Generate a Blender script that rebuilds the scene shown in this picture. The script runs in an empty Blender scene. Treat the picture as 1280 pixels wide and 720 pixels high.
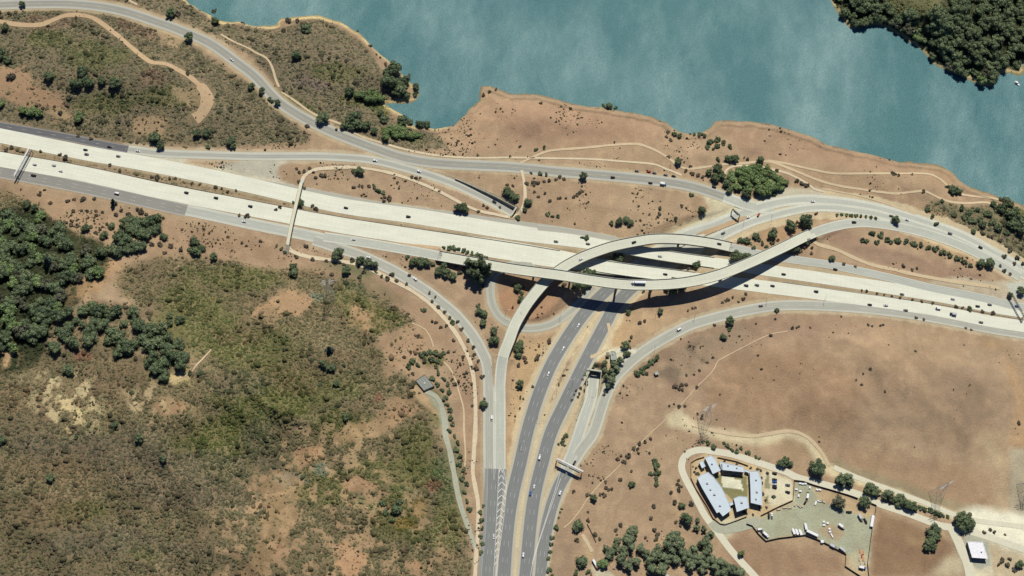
import bpy, math, random
import numpy as np
from mathutils import Vector, Matrix
random.seed(7)
RNG = np.random.default_rng(11)
sc = bpy.context.scene
col = sc.collection

# ------------------------------------------------------------------ camera
F = 1800.0; TH = math.radians(24.0); PHI = math.asin(100.0/801.0); D = 1350.0
CAM = np.array([0.0, -D*math.sin(TH), D*math.cos(TH)])
FW = np.array([0.0, math.sin(TH), -math.cos(TH)])
R0 = np.array([1.0, 0, 0]); U0 = np.array([0.0, math.cos(TH), math.sin(TH)])
RT = math.cos(PHI)*R0 + math.sin(PHI)*U0
UP = -math.sin(PHI)*R0 + math.cos(PHI)*U0

def unproj(px, py, z=0.0):
    d = FW + RT*((px-640.0)/F) - UP*((py-360.0)/F)
    t = (z-CAM[2])/d[2]
    p = CAM + d*t
    return float(p[0]), float(p[1])
def proj_arr(X, Y, Z):
    dx = X-CAM[0]; dy = Y-CAM[1]; dz = Z-CAM[2]
    f = dx*FW[0]+dy*FW[1]+dz*FW[2]
    r = dx*RT[0]+dy*RT[1]+dz*RT[2]
    u = dx*UP[0]+dy*UP[1]+dz*UP[2]
    return 640+F*r/f, 360-F*u/f
def mpp(px, py):                      # metres per pixel of the photograph there
    x, y = unproj(px, py); return float(np.dot(np.array([x, y, 0])-CAM, FW))/F

cd = bpy.data.cameras.new("camera"); cam = bpy.data.objects.new("camera", cd); col.objects.link(cam)
cam.matrix_world = Matrix(((RT[0], UP[0], -FW[0], CAM[0]), (RT[1], UP[1], -FW[1], CAM[1]), (RT[2], UP[2], -FW[2], CAM[2]), (0, 0, 0, 1)))
cd.sensor_width = 36.0; cd.lens = 36.0*F/1280.0; cd.clip_start = 1.0; cd.clip_end = 60000.0
sc.camera = cam

# ------------------------------------------------------------------ light
SUN_EL = math.radians(56)
a0 = unproj(773, 360); a1 = unproj(770.5, 376)
sd = np.array([a1[0]-a0[0], a1[1]-a0[1]]); sd /= np.linalg.norm(sd)      # ground direction of shadows
sunvec = Vector((-sd[0]*math.cos(SUN_EL), -sd[1]*math.cos(SUN_EL), math.sin(SUN_EL)))
w = bpy.data.worlds.new("World"); sc.world = w; w.use_nodes = True
nt = w.node_tree; bg = nt.nodes['Background']
sky = nt.nodes.new('ShaderNodeTexSky'); sky.sky_type = 'NISHITA'; sky.sun_disc = False
sky.sun_elevation = SUN_EL; sky.sun_rotation = math.atan2(sunvec.x, sunvec.y)
sky.altitude = 200; sky.air_density = 0.75; sky.dust_density = 0.15; sky.ozone_density = 3.0
tn = nt.nodes.new('ShaderNodeMix'); tn.data_type = 'RGBA'; tn.blend_type = 'MULTIPLY'; tn.inputs[0].default_value = 1.0
nt.links.new(sky.outputs[0], tn.inputs[6]); tn.inputs[7].default_value = (0.72, 0.88, 1.22, 1); nt.links.new(tn.outputs[2], bg.inputs[0]); bg.inputs[1].default_value = 0.05
sl = bpy.data.lights.new("sun", 'SUN'); so = bpy.data.objects.new("sun", sl); col.objects.link(so)
sl.energy = 5.0; sl.angle = math.radians(0.5); sl.color = (1.0, 0.955, 0.89)
so.rotation_euler = sunvec.to_track_quat('Z', 'Y').to_euler()
sc.view_settings.view_transform = 'Standard'; sc.view_settings.look = 'None'; sc.view_settings.exposure = 0

# ------------------------------------------------------------------ materials
def s2l(c):
    return tuple(((v/255.0)/12.92 if v/255.0 <= 0.04045 else ((v/255.0+0.055)/1.055)**2.4) for v in c)
GAIN = 1.22
def alb(*c): v = s2l(c); return (min(v[0]/GAIN*.97, .8), min(v[1]/GAIN*1.03, .8), min(v[2]/GAIN, .8))      # colour read off the photograph -> base colour

class NT:
    def __init__(s, name):
        s.m = bpy.data.materials.new(name); s.m.use_nodes = True
        s.t = s.m.node_tree; s.b = s.t.nodes['Principled BSDF']
        s.b.inputs['Specular IOR Level'].default_value = 0.15
        s.b.inputs['Roughness'].default_value = 0.85
    def n(s, typ, **k):
        nd = s.t.nodes.new(typ)
        for a, v in k.items(): setattr(nd, a, v)
        return nd
    def l(s, a, b): s.t.links.new(a, b)
    def val(s, sock, v):
        if hasattr(v, 'is_output') or isinstance(v, bpy.types.NodeSocket): s.l(v, sock)
        else: sock.default_value = v
    def math(s, op, a, b=None, c=None, clamp=False):
        nd = s.n('ShaderNodeMath', operation=op); nd.use_clamp = clamp
        s.val(nd.inputs[0], a)
        if b is not None: s.val(nd.inputs[1], b)
        if c is not None: s.val(nd.inputs[2], c)
        return nd.outputs[0]
    def mix(s, f, a, b, mode='MIX'):
        nd = s.n('ShaderNodeMix', data_type='RGBA', blend_type=mode)
        s.val(nd.inputs[0], f)
        for i, v in ((6, a), (7, b)):
            if isinstance(v, bpy.types.NodeSocket): s.l(v, nd.inputs[i])
            else: nd.inputs[i].default_value = (v[0], v[1], v[2], 1)
        return nd.outputs[2]
    def noise(s, vec, scale, detail=3, rough=0.6, lo=0.3, hi=0.7):
        nd = s.n('ShaderNodeTexNoise'); nd.inputs['Scale'].default_value = scale
        nd.inputs['Detail'].default_value = detail; nd.inputs['Roughness'].default_value = rough
        if vec is not None: s.l(vec, nd.inputs['Vector'])
        mr = s.n('ShaderNodeMapRange'); s.l(nd.outputs[0], mr.inputs[0])
        mr.inputs[1].default_value = lo; mr.inputs[2].default_value = hi
        return mr.outputs[0]
    def pos(s): return s.n('ShaderNodeNewGeometry').outputs['Position']
    def scale(s, vec, v):
        nd = s.n('ShaderNodeVectorMath', operation='MULTIPLY'); s.l(vec, nd.inputs[0]); nd.inputs[1].default_value = v
        return nd.outputs[0]
    def bump(s, h, strength=0.5, dist=0.3):
        nd = s.n('ShaderNodeBump'); nd.inputs['Strength'].default_value = strength; nd.inputs['Distance'].default_value = dist
        s.l(h, nd.inputs['Height']); s.l(nd.outputs[0], s.b.inputs['Normal'])
    def out(s, c): s.val(s.b.inputs['Base Color'], c if isinstance(c, bpy.types.NodeSocket) else (c[0], c[1], c[2], 1))

def simple(name, c, rough=0.7, spec=0.3, metal=0.0, var=0.25, sc_=0.6):
    k = NT(name); p = k.pos()
    n1 = k.noise(p, sc_, 4, 0.6)
    d = tuple(v*(1-var) for v in c)
    k.out(k.mix(n1, d, c)); k.b.inputs['Roughness'].default_value = rough
    k.b.inputs['Specular IOR Level'].default_value = spec; k.b.inputs['Metallic'].default_value = metal
    return k.m

def road_mat(name, lane, shoulder, lanes, dark=0.25, joints=False, yellow=False, mark=True, lw=3.6, shift=0.0):
    k = NT(name)
    uv = k.n('ShaderNodeUVMap'); uv.uv_map = 'UVMap'
    sep = k.n('ShaderNodeSeparateXYZ'); k.l(uv.outputs[0], sep.inputs[0])
    u0, v = sep.outputs[0], sep.outputs[1]
    u = k.math('ADD', u0, -shift)
    p = k.pos()
    au = k.math('ABSOLUTE', u); half = lanes*lw/2
    inlane = k.math('LESS_THAN', au, half+0.25)
    t = k.math('ADD', k.math('DIVIDE', u, lw), lanes/2.0)
    fr = k.math('FRACT', t)
    dl = k.math('MULTIPLY', k.math('MINIMUM', fr, k.math('SUBTRACT', 1.0, fr)), lw)
    # tyre tracks: two darker bands in each lane
    tr = k.math('ABSOLUTE', k.math('SUBTRACT', k.math('ABSOLUTE', k.math('SUBTRACT', fr, 0.5)), 0.24))
    track = k.math('SUBTRACT', 1.0, k.math('MULTIPLY', tr, 5.5), clamp=True)
    st = k.n('ShaderNodeCombineXYZ'); k.l(u, st.inputs[0]); k.l(k.math('MULTIPLY', v, 0.025), st.inputs[1])
    streak = k.noise(st.outputs[0], 0.9, 4, 0.6, 0.35, 0.65)
    st2 = k.n('ShaderNodeCombineXYZ'); k.l(u, st2.inputs[0]); k.l(k.math('MULTIPLY', v, 0.25), st2.inputs[1])
    patch = k.noise(st2.outputs[0], 0.16, 4, 0.65, 0.35, 0.65)
    fine = k.noise(p, 0.55, 3, 0.7, 0.3, 0.7)
    c = k.mix(k.math('MULTIPLY', track, dark), lane, tuple(x*0.55 for x in lane))
    c = k.mix(k.math('MULTIPLY', streak, 0.48), c, tuple(x*0.72 for x in lane))
    shn = k.mix(patch, tuple(x*0.86 for x in shoulder), shoulder)
    c = k.mix(inlane, shn, c)
    c = k.mix(k.math('MULTIPLY', patch, 0.30), c, tuple(min(0.8, x*1.22) for x in lane))
    c = k.mix(k.math('MULTIPLY', fine, 0.22), c, tuple(x*0.68 for x in lane))
    if joints:
        j = k.math('LESS_THAN', k.math('FRACT', k.math('DIVIDE', v, 4.6)), 0.06)
        jl = k.math('LESS_THAN', dl, 0.12)
        c = k.mix(k.math('MULTIPLY', k.math('MAXIMUM', j, jl), 0.30), c, tuple(x*0.6 for x in lane))
        # panels of different age
        cell = k.n('ShaderNodeCombineXYZ')
        k.l(k.math('FLOOR', t), cell.inputs[0]); k.l(k.math('FLOOR', k.math('DIVIDE', v, 9.2)), cell.inputs[1])
        wn = k.n('ShaderNodeTexWhiteNoise', noise_dimensions='2D'); k.l(cell.outputs[0], wn.inputs[0])
        c = k.mix(k.math('MULTIPLY', wn.outputs[0], 0.22), c, tuple(x*0.78 for x in lane))
    if mark:
        line = k.math('LESS_THAN', dl, 0.14)
        inner = k.math('LESS_THAN', au, half-0.5)
        dash = k.math('LESS_THAN', k.math('FRACT', k.math('DIVIDE', v, 14.6)), 0.30)
        m1 = k.math('MULTIPLY', k.math('MULTIPLY', line, inner), dash)
        edge = k.math('LESS_THAN', k.math('ABSOLUTE', k.math('SUBTRACT', au, half)), 0.14)
        mk = k.math('MAXIMUM', m1, edge)
        wear = k.math('ADD', k.math('MULTIPLY', fine, 0.35), 0.25)
        c = k.mix(k.math('MULTIPLY', mk, wear), c, (0.62, 0.61, 0.56))
        if yellow:
            yl = k.math('LESS_THAN', k.math('ABSOLUTE', u), 0.28)
            c = k.mix(k.math('MULTIPLY', yl, 0.3), c, (0.5, 0.36, 0.12))
    k.out(c); k.b.inputs['Roughness'].default_value = 0.8; k.b.inputs['Specular IOR Level'].default_value = 0.2
    k.bump(fine, 0.15, 0.05)
    return k.m

# ------------------------------------------------------------------ mesh helpers
class MB:
    def __init__(s): s.v = []; s.f = []; s.mi = []
    def face(s, pts, m=0):
        b = len(s.v); s.v += [tuple(p) for p in pts]; s.f.append(tuple(range(b, b+len(pts)))); s.mi.append(m)
    def prism(s, base, z0, z1, m=0, top=None):       # base: CCW list of (x,y); z0/z1 numbers or lists
        n = len(base); top = top or base
        Z0 = z0 if isinstance(z0, (list, tuple)) else [z0]*n; Z1 = z1 if isinstance(z1, (list, tuple)) else [z1]*n
        b = len(s.v)
        s.v += [(p[0], p[1], Z0[i]) for i, p in enumerate(base)]+[(p[0], p[1], Z1[i]) for i, p in enumerate(top)]
        s.f.append(tuple(b+i for i in reversed(range(n)))); s.f.append(tuple(b+n+i for i in range(n))); s.mi += [m, m]
        for i in range(n):
            j = (i+1) % n; s.f.append((b+i, b+j, b+n+j, b+n+i)); s.mi.append(m)
    def box(s, x0, x1, y0, y1, z0, z1, m=0, tx=0.0, ty=0.0):
        s.prism([(x0, y0), (x1, y0), (x1, y1), (x0, y1)], z0, z1, m, [(x0+tx, y0+ty), (x1-tx, y0+ty), (x1-tx, y1-ty), (x0+tx, y1-ty)])
    def bar(s, a, b, r, m=0, r2=None, n=4):
        a = Vector(a); b = Vector(b); d = (b-a).normalized()
        x = d.cross(Vector((0, 0, 1)));
        if x.length < 0.01: x = Vector((1, 0, 0))
        x.normalize(); y = d.cross(x); r2 = r if r2 is None else r2
        k = len(s.v)
        for p, rr in ((a, r), (b, r2)):
            for i in range(n):
                t = 2*math.pi*(i+0.5)/n; q = p+(x*math.cos(t)+y*math.sin(t))*rr; s.v.append(tuple(q))
        for i in range(n):
            j = (i+1) % n; s.f.append((k+i, k+j, k+n+j, k+n+i)); s.mi.append(m)
        s.f.append(tuple(k+i for i in reversed(range(n)))); s.f.append(tuple(k+n+i for i in range(n))); s.mi += [m, m]
    def lathe(s, prof, n=12, m=0, cx=0, cy=0):      # prof: (r,z)
        k = len(s.v)
        for r, z in prof:
            for i in range(n):
                t = 2*math.pi*i/n; s.v.append((cx+r*math.cos(t), cy+r*math.sin(t), z))
        for a in range(len(prof)-1):
            for i in range(n):
                j = (i+1) % n; s.f.append((k+a*n+i, k+a*n+j, k+(a+1)*n+j, k+(a+1)*n+i)); s.mi.append(m)
        s.f.append(tuple(k+(len(prof)-1)*n+i for i in range(n))); s.mi.append(m)
    def mesh(s, name, mats, smooth=False):
        me = bpy.data.meshes.new(name); me.from_pydata(s.v, [], s.f)
        for m in mats: me.materials.append(m)
        if len(mats) > 1: me.polygons.foreach_set('material_index', s.mi)
        if smooth: me.polygons.foreach_set('use_smooth', [True]*len(s.f))
        me.update(); return me
    def build(s, name, mats, parent=None, smooth=False):
        if not isinstance(mats, (list, tuple)): mats = [mats]
        return link(name, s.mesh(name, mats, smooth), parent)

def link(name, me, parent=None):
    o = bpy.data.objects.new(name, me); col.objects.link(o)
    if parent is not None: o.parent = parent
    return o
def tag(o, label=None, cat=None, group=None, kind=None):
    if label: o['label'] = label
    if cat: o['category'] = cat
    if group: o['group'] = group
    if kind: o['kind'] = kind
    return o
def empty(name, loc, rz=0.0, label=None, cat=None, group=None):
    o = bpy.data.objects.new(name, None); col.objects.link(o); o.location = loc; o.rotation_euler = (0, 0, rz)
    return tag(o, label, cat, group)
def np_mesh(name, V, Fa, mats, smooth=False, colors=None, attrs=None, uv=None):
    me = bpy.data.meshes.new(name)
    V = np.asarray(V, dtype=np.float32); Fa = np.asarray(Fa, dtype=np.int32); n, k = Fa.shape
    me.vertices.add(len(V)); me.vertices.foreach_set('co', V.ravel())
    me.loops.add(n*k); me.loops.foreach_set('vertex_index', Fa.ravel())
    me.polygons.add(n); me.polygons.foreach_set('loop_start', np.arange(0, n*k, k, dtype=np.int32))
    me.polygons.foreach_set('loop_total', np.full(n, k, dtype=np.int32))
    if smooth: me.polygons.foreach_set('use_smooth', np.ones(n, dtype=bool))
    me.update(calc_edges=True)
    if colors is not None:
        ca = me.color_attributes.new('Col', 'FLOAT_COLOR', 'POINT')
        c4 = np.ones((len(V), 4), dtype=np.float32); c4[:, :3] = colors; ca.data.foreach_set('color', c4.ravel())
    for nm, arr in (attrs or {}).items():
        at = me.attributes.new(nm, 'FLOAT', 'POINT'); at.data.foreach_set('value', np.asarray(arr, dtype=np.float32))
    if uv is not None:
        ul = me.uv_layers.new(name='UVMap'); ul.data.foreach_set('uv', np.asarray(uv, dtype=np.float32)[Fa.ravel()].ravel())
    for m in (mats if isinstance(mats, (list, tuple)) else [mats]): me.materials.append(m)
    return me

# ------------------------------------------------------------------ noise + curve helpers
_LAT = RNG.random((256, 256))
def vnoise(x, y):
    xi = np.floor(x).astype(int); yi = np.floor(y).astype(int); fx = x-xi; fy = y-yi
    fx = fx*fx*(3-2*fx); fy = fy*fy*(3-2*fy)
    a = _LAT[xi & 255, yi & 255]; b = _LAT[(xi+1) & 255, yi & 255]; c = _LAT[xi & 255, (yi+1) & 255]; d = _LAT[(xi+1) & 255, (yi+1) & 255]
    return (a*(1-fx)+b*fx)*(1-fy)+(c*(1-fx)+d*fx)*fy
def fbm(x, y, s, o=4, off=0.0, g=0.5):
    r = 0; a = 1.0; t = 0
    for i in range(o):
        r = r+a*vnoise(x/s*2**i+off+17.3*i, y/s*2**i+off*1.7+9.1*i); t += a; a *= g
    return r/t            # 0..1
def sm(x): x = np.clip(x, 0, 1); return x*x*(3-2*x)
def spline(pts, step=3.0):            # Catmull-Rom through n-d points, resampled about every `step` metres
    P = np.array(pts, dtype=float); out = []
    P = np.vstack([2*P[0]-P[1], P, 2*P[-1]-P[-2]])
    for i in range(1, len(P)-2):
        p0, p1, p2, p3 = P[i-1], P[i], P[i+1], P[i+2]
        n = max(1, int(np.linalg.norm((p2-p1)[:2])/step))
        for k in range(n):
            t = k/n
            out.append(0.5*((2*p1)+(-p0+p2)*t+(2*p0-5*p1+4*p2-p3)*t*t+(-p0+3*p1-3*p2+p3)*t**3))
    out.append(P[-2]); return np.array(out)
def world_line(pts, z=0.0, step=3.0):  # photo points (px, py[, height]) -> smooth line on the ground / deck
    W = []
    for p in pts:
        zz = p[2] if len(p) > 2 else z
        x, y = unproj(p[0], p[1], zz); W.append((x, y, zz))
    return spline(W, step)
def normals2(L):
    T = np.gradient(L[:, :2], axis=0); T /= np.linalg.norm(T, axis=1)[:, None]+1e-9
    return T, np.stack([-T[:, 1], T[:, 0]], axis=1)
def arclen(L): return np.concatenate([[0], np.cumsum(np.linalg.norm(np.diff(L[:, :2], axis=0), axis=1))])
def inpoly(X, Y, poly):
    r = np.zeros(X.shape, dtype=bool); n = len(poly); j = n-1
    for i in range(n):
        xi, yi = poly[i]; xj, yj = poly[j]
        if yi != yj:
            c = ((yi > Y) != (yj > Y)) & (X < (xj-xi)*(Y-yi)/(yj-yi)+xi); r ^= c
        j = i
    return r
# ------------------------------------------------------------------ traced lines (photo points, optional height)
SHORE = [(-900,-400),(-200,-200),(100,-90),(200,-30),(232,0),(250,12),(262,18),(275,24),(300,28),(320,32),(345,31),(350,24),(375,20),(400,19),(425,27),(448,40),(465,57),(482,72),(495,85),(508,97),(520,108),(525,118),(520,127),(505,130),(482,131),(490,137),(507,146),(512,155),(530,158),(545,160),(568,156),(575,150),(585,137),(598,125),(601,108),(612,107),(628,113),(640,118),(672,117),(690,121),(712,128),(740,133),(770,137),(800,142),(815,146),(832,152),(840,158),(846,165),(862,166),(880,165),(888,160),(893,152),(905,149),(935,151),(960,154),(990,163),(1015,170),(1030,178),(1060,186),(1090,193),(1120,201),(1150,203),(1175,206),(1190,215),(1200,226),(1212,234),(1235,240),(1262,250),(1280,258),(1330,280),(1500,350),(2600,520)]
FARSH = [(2600,300),(1600,150),(1400,95),(1300,78),(1278,80),(1281,90),(1275,96),(1262,92),(1252,92),(1240,110),(1225,107),(1205,98),(1185,90),(1165,80),(1150,62),(1125,45),(1108,35),(1092,31),(1080,34),(1066,37),(1058,32),(1050,20),(1040,5),(1035,-10),(1020,-60),(900,-300),(0,-560),(-900,-560)]
Z_W = -6.0
ROADS = {
 'lakeside': [(-120,12),(-60,8),(0,6),(50,4.5),(100,5.5),(150,13),(200,29),(225,38),(262,54),(300,81),(320,97),(345,124),(370,142),(400,158),(430,171),(467,185),(500,196),(530,202),(560,205),(600,207),(640,209),(690,214),(740,218),(800,223.5),(850,230),(880,237.5),(905,246),(928,254.5),(948,259.5),(968,261)],
 'ramp_north': [(160,186.5),(200,191.5),(250,193.5),(320,195.5),(360,195.5),(400,195.5),(440,197.5),(470,201),(510,211),(540,220,-.6),(570,231,-1.4),(600,245,-2.6),(620,255,-3.3),(641,266.5,-3.8)],
 'asphalt_north': [(-120,136),(-60,146),(0,157),(75,170),(120,179),(162,187)],
 'north': [(-300,112),(-100,150),(0,169.5),(100,190),(200,208),(300,229),(420,256),(520,270.5),(640,290),(740,303.5),(820,318),(900,329.5),(960,338),(1040,349.5),(1160,368),(1240,383.5),(1280,390),(1400,410),(1600,440)],
 'south': [(-300,142),(-100,181),(0,199),(100,216.5),(200,238.5),(300,258),(420,280.5),(520,296),(560,302),(640,314),(700,324),(770,335.5),(840,344.5),(900,352),(960,359),(1060,372),(1160,386.5),(1240,402),(1280,408),(1400,427),(1600,457)],
 'asphalt_south': [(-300,158),(-100,196),(0,214),(100,233),(200,255),(233,262.5)],
 'collector': [(233,262.5),(260,268),(320,281),(380,293),(405,299)],
 'shoulder_north': [(300,223),(380,237),(480,256),(560,267),(640,278),(700,286),(770,297.5)],
 'right_turn': [(392,300),(420,309),(450,319),(475,330),(495,340),(515,352),(535,365),(550,377),(570,394),(590,418),(602.5,440),(610,460),(611.5,500),(611.5,540),(612,585),(613,640),(611.5,720),(610,800),(608,900)],
 'east_ramp': [(1600,465),(1400,437),(1280,417.5),(1240,411),(1160,396),(1110,389),(1060,384),(1000,381.5),(960,383.5),(915,392),(870,404),(847,414),(820,429),(800,442.5),(780,460),(766,476),(755,500),(742,540),(728,560),(714,582),(697,612),(684,655),(674,720),(664,800),(655,900)],
 'tunnel_road': [(742.5,467,-7),(741,480,-6),(738,500,-4),(731,520,-2),(724.5,540,-.5),(716,565),(706,590),(696,615)],
 'loop': [(668,326.5),(650,329),(632,334),(619,342),(613.5,352),(613,367),(615,380),(620,390),(628,399),(640,405.5),(655,410,-1),(670,410,-2),(687.5,406,-3),(702.5,397.5,-4.5),(717.5,386,-6),(730,375,-6.8),(745,361,-7)],
 'west_trunk': [(622,900),(626,800),(630,720),(634.5,660),(640.5,620),(650,580),(659,540),(671,500),(687,460,-1),(704,430,-3),(724,400,-5),(739,382,-6.5),(762,360,-7),(785,342,-7),(812,324,-7),(835,308,-6.2),(857,294.5,-4.6),(895,281,-1.8),(917,271.5,-.6),(940,262.5,-.1),(960,256),(985,251),(1010,249.5),(1040,251.5),(1070,255.5),(1100,261.5),(1130,269.5),(1160,279.5),(1200,294),(1240,315),(1280,338),(1340,372),(1500,460)],
 'east_trunk': [(640,900),(649,800),(657,720),(662.5,660),(668,620),(677.5,580),(689,540),(708,500),(727.5,460,-1),(743,430,-3),(759,400,-5),(769,382,-6.5),(790,360,-7),(815,342,-7),(847,322,-6.8),(873,308,-5),(895,297.5,-2.4),(920,285.5,-.9),(945,275.5,-.2),(980,266),(1010,260),(1040,259.5),(1070,263),(1100,268.5),(1130,277),(1160,286.5),(1200,301.5),(1240,322),(1280,344),(1340,378),(1500,466)],
 'upper_flyover': [(1600,434),(1400,405),(1330,394),(1267,382),(1228,372.5),(1180,363),(1160,359),(1120,349),(1080,340),(1040,331.5),(1010,327),(985,323.5),(960,320,.5),(940,315,1.5),(920,310.5,3),(900,306,4.4),(880,302.5,5.5),(850,299,6.3),(820,298.5,6.8),(800,301,7),(770,307,7),(750,313,7),(730,320.5,7),(715,328,7),(703,335,7),(690,345,7.2),(678,356,7.4),(660,378,7.4),(646.5,400,7),(641,412,6.6),(636.5,425,5.5),(630,442,3.5),(626.5,460,1.5),(625,480,.3),(625,500),(625,540),(625,575),(625,610),(622,660),(619,720),(616,900)],
 'lower_flyover': [(405,296),(440,301),(480,307.5),(520,314.5,1.5),(560,322,4.2),(600,329,8),(640,336,11),(700,344,14.5),(740,350.5,15.5),(780,355.5,15.5),(820,356,15.5),(860,352.5,14.8),(900,343,13.6),(940,327,11.6),(980,308.5,8),(1010,294,4),(1035,285,1.4),(1060,279.5,0),(1085,278.5),(1120,283),(1160,292.5),(1200,306.5),(1240,326),(1275,346)],
}
# metres wide, lanes
RW = {'lakeside':12.0,'ramp_north':9.0,'asphalt_north':8.5,'north':16.0,'south':16.0,'asphalt_south':14.5,'collector':12.0,'shoulder_north':5.0,'right_turn':11.0,'east_ramp':10.5,'tunnel_road':10.5,'loop':8.5,'west_trunk':16,'east_trunk':16,'upper_flyover':10.0,'lower_flyover':10.0}
LINES = {k: world_line(v) for k, v in ROADS.items()}

# ------------------------------------------------------------------ ground grid
def axis(a, b, st, ends):
    c = list(np.arange(a, b+.01, st)); s = st; lo = c[0]; hi = c[-1]; L = []; Hh = []
    while lo > -ends: s *= 1.22; lo -= s; L.append(lo)
    s = st
    while hi < ends: s *= 1.22; hi += s; Hh.append(hi)
    return np.array(L[::-1]+c+Hh)
GX = axis(-575, 575, 1.25, 9000); GY = axis(-330, 410, 1.25, 9000)
X, Y = np.meshgrid(GX, GY, indexing='ij')
PXg, PYg = proj_arr(X, Y, 0*X)
inner = (X > -600) & (X < 600) & (Y > -360) & (Y < 440)

def bump(cx, cy, rx, ry, h, ang=0.0):     # smooth hill, centre and radii in photo px
    dx = PXg-cx; dy = PYg-cy; c, s = math.cos(ang), math.sin(ang)
    q = ((dx*c+dy*s)/rx)**2+((-dx*s+dy*c)/ry)**2
    return h*np.exp(-q*1.6)
front = (PXg > -3000) & (PXg < 4500) & (PYg > -2500) & (PYg < 3500)
HILL = bump(200, 600, 260, 190, 22)+bump(390, 470, 110, 90, 7)+bump(60, 360, 120, 90, 9)+bump(1110, 480, 170, 90, 13)+bump(150, 95, 150, 55, 9)+bump(420, 75, 80, 50, 6)+bump(690, 155, 110, 28, 4)+bump(1060, 215, 110, 22, 4)+bump(740, 255, 90, 22, 3)+bump(1110, 312, 90, 18, 4)+bump(820, 400, 40, 20, 4)+bump(1180, 15, 120, 60, 16)
HILL += (fbm(X, Y, 90, 4)-.5)*9*sm((np.abs(PXg-300)+0)/1e9+1)
HILL += (fbm(X, Y, 22, 3, 5.0)-.5)*1.8
_rg = 1-np.abs(fbm(X+.5*Y, Y*.7, 95, 4, 71.0)-.5)*2.6; HILL += (_rg-.6)*26*np.clip(bump(230, 560, 330, 260, 1)+bump(1110, 480, 190, 100, .45)+bump(160, 95, 160, 60, .4), 0, 1)
far = np.hypot(X, Y-30)
HILL += sm((far-900)/2500)*fbm(X, Y, 1400, 4, 3.0)*160
HILL = np.where(front, HILL, (fbm(X, Y, 1400, 4, 3.0)*160*sm((far-900)/2500)))

def near_line(L, width, grow):
    """distance + line height on the grid cells near a line"""
    dist = np.full(X.shape, 1e6, dtype=np.float32); zz = np.zeros(X.shape, dtype=np.float32)
    for i in range(len(L)-1):
        a = L[i]; b = L[i+1]; m = width+grow
        i0 = np.searchsorted(GX, min(a[0], b[0])-m); i1 = np.searchsorted(GX, max(a[0], b[0])+m)
        j0 = np.searchsorted(GY, min(a[1], b[1])-m); j1 = np.searchsorted(GY, max(a[1], b[1])+m)
        if i1 <= i0 or j1 <= j0: continue
        xs = X[i0:i1, j0:j1]; ys = Y[i0:i1, j0:j1]
        dx, dy = b[0]-a[0], b[1]-a[1]; q = dx*dx+dy*dy+1e-9
        t = np.clip(((xs-a[0])*dx+(ys-a[1])*dy)/q, 0, 1)
        d = np.hypot(xs-a[0]-t*dx, ys-a[1]-t*dy)
        sub = dist[i0:i1, j0:j1]; zs = zz[i0:i1, j0:j1]; k = d < sub
        zs[k] = (a[2]+t*(b[2]-a[2]))[k]; sub[k] = d[k]
    return dist, zz

LOWZ = 3.2                         # above this height a ramp stands on piers, below on its embankment
DIST = {}; RD = np.full(X.shape, 1e6, dtype=np.float32)
for k, L in LINES.items():
    d, z = near_line(L, RW[k]/2, 55); DIST[k] = (d, z)
    if k not in ('lower_flyover', 'upper_flyover'): RD = np.minimum(RD, d-RW[k]/2)
    else: RD = np.minimum(RD, np.where(z < LOWZ, d-RW[k]/2, 1e6))
H = HILL*sm((RD-4)/48)
# ground near the compound stays flat
flat = sm(1.6-np.hypot((PXg-1000)/190, (PYg-640)/90)*1.0); H = H*(1-flat)
# lake bed and shore
WPOLY = [unproj(p[0], p[1], Z_W) for p in SHORE]; FPOLY = [unproj(p[0], p[1], Z_W) for p in FARSH]
def rag(poly, amp=1.0, step=6.0):
    P = np.array(poly, dtype=float); out = []
    for i in range(len(P)-1):
        n = max(1, min(60, int(np.linalg.norm(P[i+1]-P[i])/step)))
        for k in range(n): out.append(P[i]+(P[i+1]-P[i])*k/n)
    out.append(P[-1]); out = np.array(out)
    dd = (fbm(out[:, 0], out[:, 1], 9, 3, 2.0)-.5)*2*amp; d2 = (fbm(out[:, 0], out[:, 1], 9, 3, 8.0)-.5)*2*amp
    out[:, 0] += dd; out[:, 1] += d2; return out
shl = rag(WPOLY, 2.2); fsh = rag(FPOLY, 2.0)
wet = inpoly(X, Y, [tuple(p) for p in shl]+[tuple(p) for p in fsh])
sd1, _ = near_line(np.c_[shl, 0*shl[:, 0]], 0, 60); sd2, _ = near_line(np.c_[fsh, 0*fsh[:, 0]], 0, 60)
SDIST = np.minimum(sd1, sd2)
LAND = np.where(wet, -1.0, 1.0)*SDIST
k = sm(np.clip(LAND, 0, 60)/34.0)
H = np.where(wet, Z_W-0.3-np.clip(SDIST, 0, 30)*0.22, Z_W+0.05+(H-Z_W)*np.maximum(k, np.clip(LAND, 0, 60)*0.0))
H = np.where((~wet) & (LAND < 7), np.maximum(H, Z_W+np.clip(LAND, 0, 7)*0.28), H)
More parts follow.
